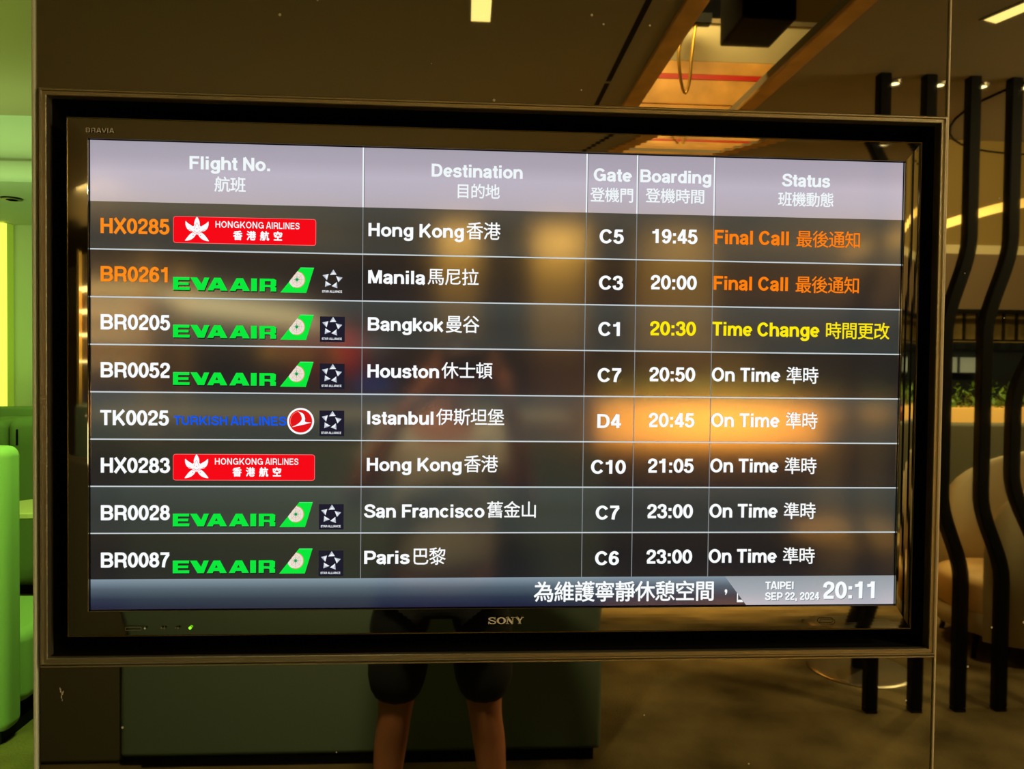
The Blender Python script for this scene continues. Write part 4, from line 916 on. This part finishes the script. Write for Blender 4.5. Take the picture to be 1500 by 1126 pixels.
def photographer():
    t = empty('person', (.445, -1.42, 0)); tag(t, 'person in pale t-shirt and black shorts holding a phone up to photograph the screen', 'person')
    E = []; Vv = []; Rd = []
    def add(p, r, par=None):
        Vv.append(p); Rd.append(r); i = len(Vv) - 1
        if par is not None: E.append((par, i))
        return i
    pel = add((0, 0, .93), (.145, .10)); sp1 = add((0, .0, 1.08), (.135, .095), pel); ch = add((0, -.01, 1.26), (.15, .105), sp1); nb = add((0, -.01, 1.40), (.085, .07), ch); nk = add((.015, .0, 1.48), (.052, .055), nb); add((.04, .01, 1.54), (.05, .055), nk)
    hands = []; HX = .071
    for s in (-1, 1):
        sh = add((s * .17, -.01, 1.375), .056, nb); el = add((s * .265, .12, 1.20), .042, sh)
        el2 = add((s * .25, .16, 1.24), .040, el); mid = add((s * .185 + HX * .5, .225, 1.42), .036, el2); wr = add((s * .115 + HX, .285, 1.555), .026, mid)
        hd = add((s * .098 + HX, .292, 1.61), (.018, .034), wr); hands.append(hd)
        hp = add((s * .11, 0, .86), .098, pel); th = add((s * .13, .01, .70), .088, hp); kn = add((s * .145, .015, .50), .058, th); cf = add((s * .165, -.012, .36), .058, kn); an = add((s * .185, -.01, .10), .036, cf); ft = add((s * .19, .03, .055), .036, an); add((s * .205, .15, .040), .034, ft)
    skinned('body', Vv, E, Rd, SKIN, t)
    # fingers of both hands closed on the phone's short sides, thumbs on its rear face
    for s in (-1, 1):
        for q in range(4):
            L = (.030, .034, .032, .026)[q]; z = 1.595 + .017 * q
            skinned('finger', [(HX + s * .098, .288, z), (HX + s * .092, .302, z + .003), (HX + s * .082, .3175, z + .004), (HX + s * .082 - s * L * .6, .3175, z + .003)], [(0, 1), (1, 2), (2, 3)], [.010, .0088, .0078, .0065], SKIN, t, 1)
        skinned('thumb', [(HX + s * .092, .282, 1.585), (HX + s * .075, .290, 1.600), (HX + s * .055, .2960, 1.612)], [(0, 1), (1, 2)], [.012, .0105, .008], SKIN, t, 1)
    head(t, (.05, .03, 1.602), 1)
    # shirt: loose shell from the shoulders to the hips, short sleeves
    M_SH = mat('pale_tshirt', (205, 195, 180), .9, bump=(6, .8))
    skinned('t_shirt', [(0, 0, .90), (0, 0, 1.08), (0, -.01, 1.27), (0, -.01, 1.395), (-.165, -.01, 1.38), (.165, -.01, 1.38), (-.235, .07, 1.265), (.235, .07, 1.265)], [(0, 1), (1, 2), (2, 3), (3, 4), (3, 5), (4, 6), (5, 7)],
            [(.205, .135), (.185, .125), (.175, .12), (.10, .085), (.078, .075), (.078, .075), (.074, .07), (.074, .07)], M_SH, t)
    M_SO = mat('black_shorts', (14, 14, 18), .85)
    skinned('shorts', [(0, 0, .90)] + [(s * .115, 0, .84) for s in (-1, 1)] + [(s * .135, .01, .70) for s in (-1, 1)] + [(s * .150, .012, .505) for s in (-1, 1)], [(0, 1), (0, 2), (1, 3), (2, 4), (3, 5), (4, 6)],
            [(.165, .12), (.115, .115), (.115, .115), .108, .108, .105, .105], M_SO, t)
    for s in (-1, 1):
        bm = bmesh.new(); bmesh.ops.create_uvsphere(bm, u_segments=18, v_segments=12, radius=1)
        for v in bm.verts: v.co = (s * .198 + v.co.x * .048, .07 + v.co.y * .135, .045 + max(v.co.z, -.85) * .052 + (.02 if v.co.y < -.2 and v.co.z > .2 else 0))
        finish('shoe', bm, mat('dark_shoes', (30, 28, 28), .6), t, smooth=True)
    # phone, its lens where the picture is taken from
    p = empty('phone', (.516, -1.1085, 1.62)); tag(p, 'black phone held up level by the photographer', 'phone')
    box('case', -.078, .078, -.006, .004, -.037, .037, M_PLASTIC, p, bevel=.004, seg=3)
    box('display', -.074, .074, -.0066, -.006, -.034, .034, mat('phone_display', (12, 12, 12), .1, emit=(60, 55, 45), estr=.4), p)
    bm = bmesh.new(); lathe(bm, [(.009, 0), (.009, .0015), (.008, .002)], 20); o = finish('lens', bm, mat('lens_glass', (6, 6, 10), .05), p); o.rotation_euler = (math.radians(-90), 0, 0); o.location = (.03, .004, .018)
photographer()
def sitter():
    t = empty('person', (4.53, -5.27, 0)); tag(t, 'person with dark hair seated beyond the banquette, only the head mirrored above it', 'person')
    V_ = [(0, 0, .55), (0, 0, .75), (0, .0, .95), (0, 0, 1.06), (0, 0, 1.15)] ; E = [(0, 1), (1, 2), (2, 3), (3, 4)]; R_ = [(.15, .10), (.13, .09), (.15, .10), (.06, .06), (.045, .045)]
    for s in (-1, 1):
        b = len(V_); V_ += [(s * .17, 0, 1.0), (s * .2, -.02, .75), (s * .14, -.2, .68), (s * .10, 0, .52), (s * .11, -.28, .50), (s * .11, -.28, .12), (s * .11, -.36, .05)] if False else [(s * .17, 0, .98), (s * .2, .02, .75), (s * .12, -.1, .66)]
        E += [(3, b), (b, b + 1), (b + 1, b + 2)]; R_ += [.05, .04, .03]
        c = len(V_); V_ += [(s * .10, -.02, .50), (s * .11, -.16, .50), (s * .11, -.17, .1)]; E += [(0, c), (c, c + 1), (c + 1, c + 2)]; R_ += [.08, .065, .04]
    skinned('body', V_, E, R_, mat('maroon_cloth', (110, 40, 34), .9), t); head(t, (0, .02, 1.255), 1, .95)
    s = empty('stool', (4.53, -5.29, 0)); tag(s, 'low dark stool under the seated person', 'stool')
    bm = bmesh.new(); lathe(bm, [(.16, .38), (.17, .40), (.16, .42)], 24); finish('seat', bm, M_IRON, s); bm = bmesh.new(); lathe(bm, [(.12, 0), (.12, .01), (.02, .02), (.02, .38)], 20); finish('pedestal', bm, M_IRON, s)
sitter()
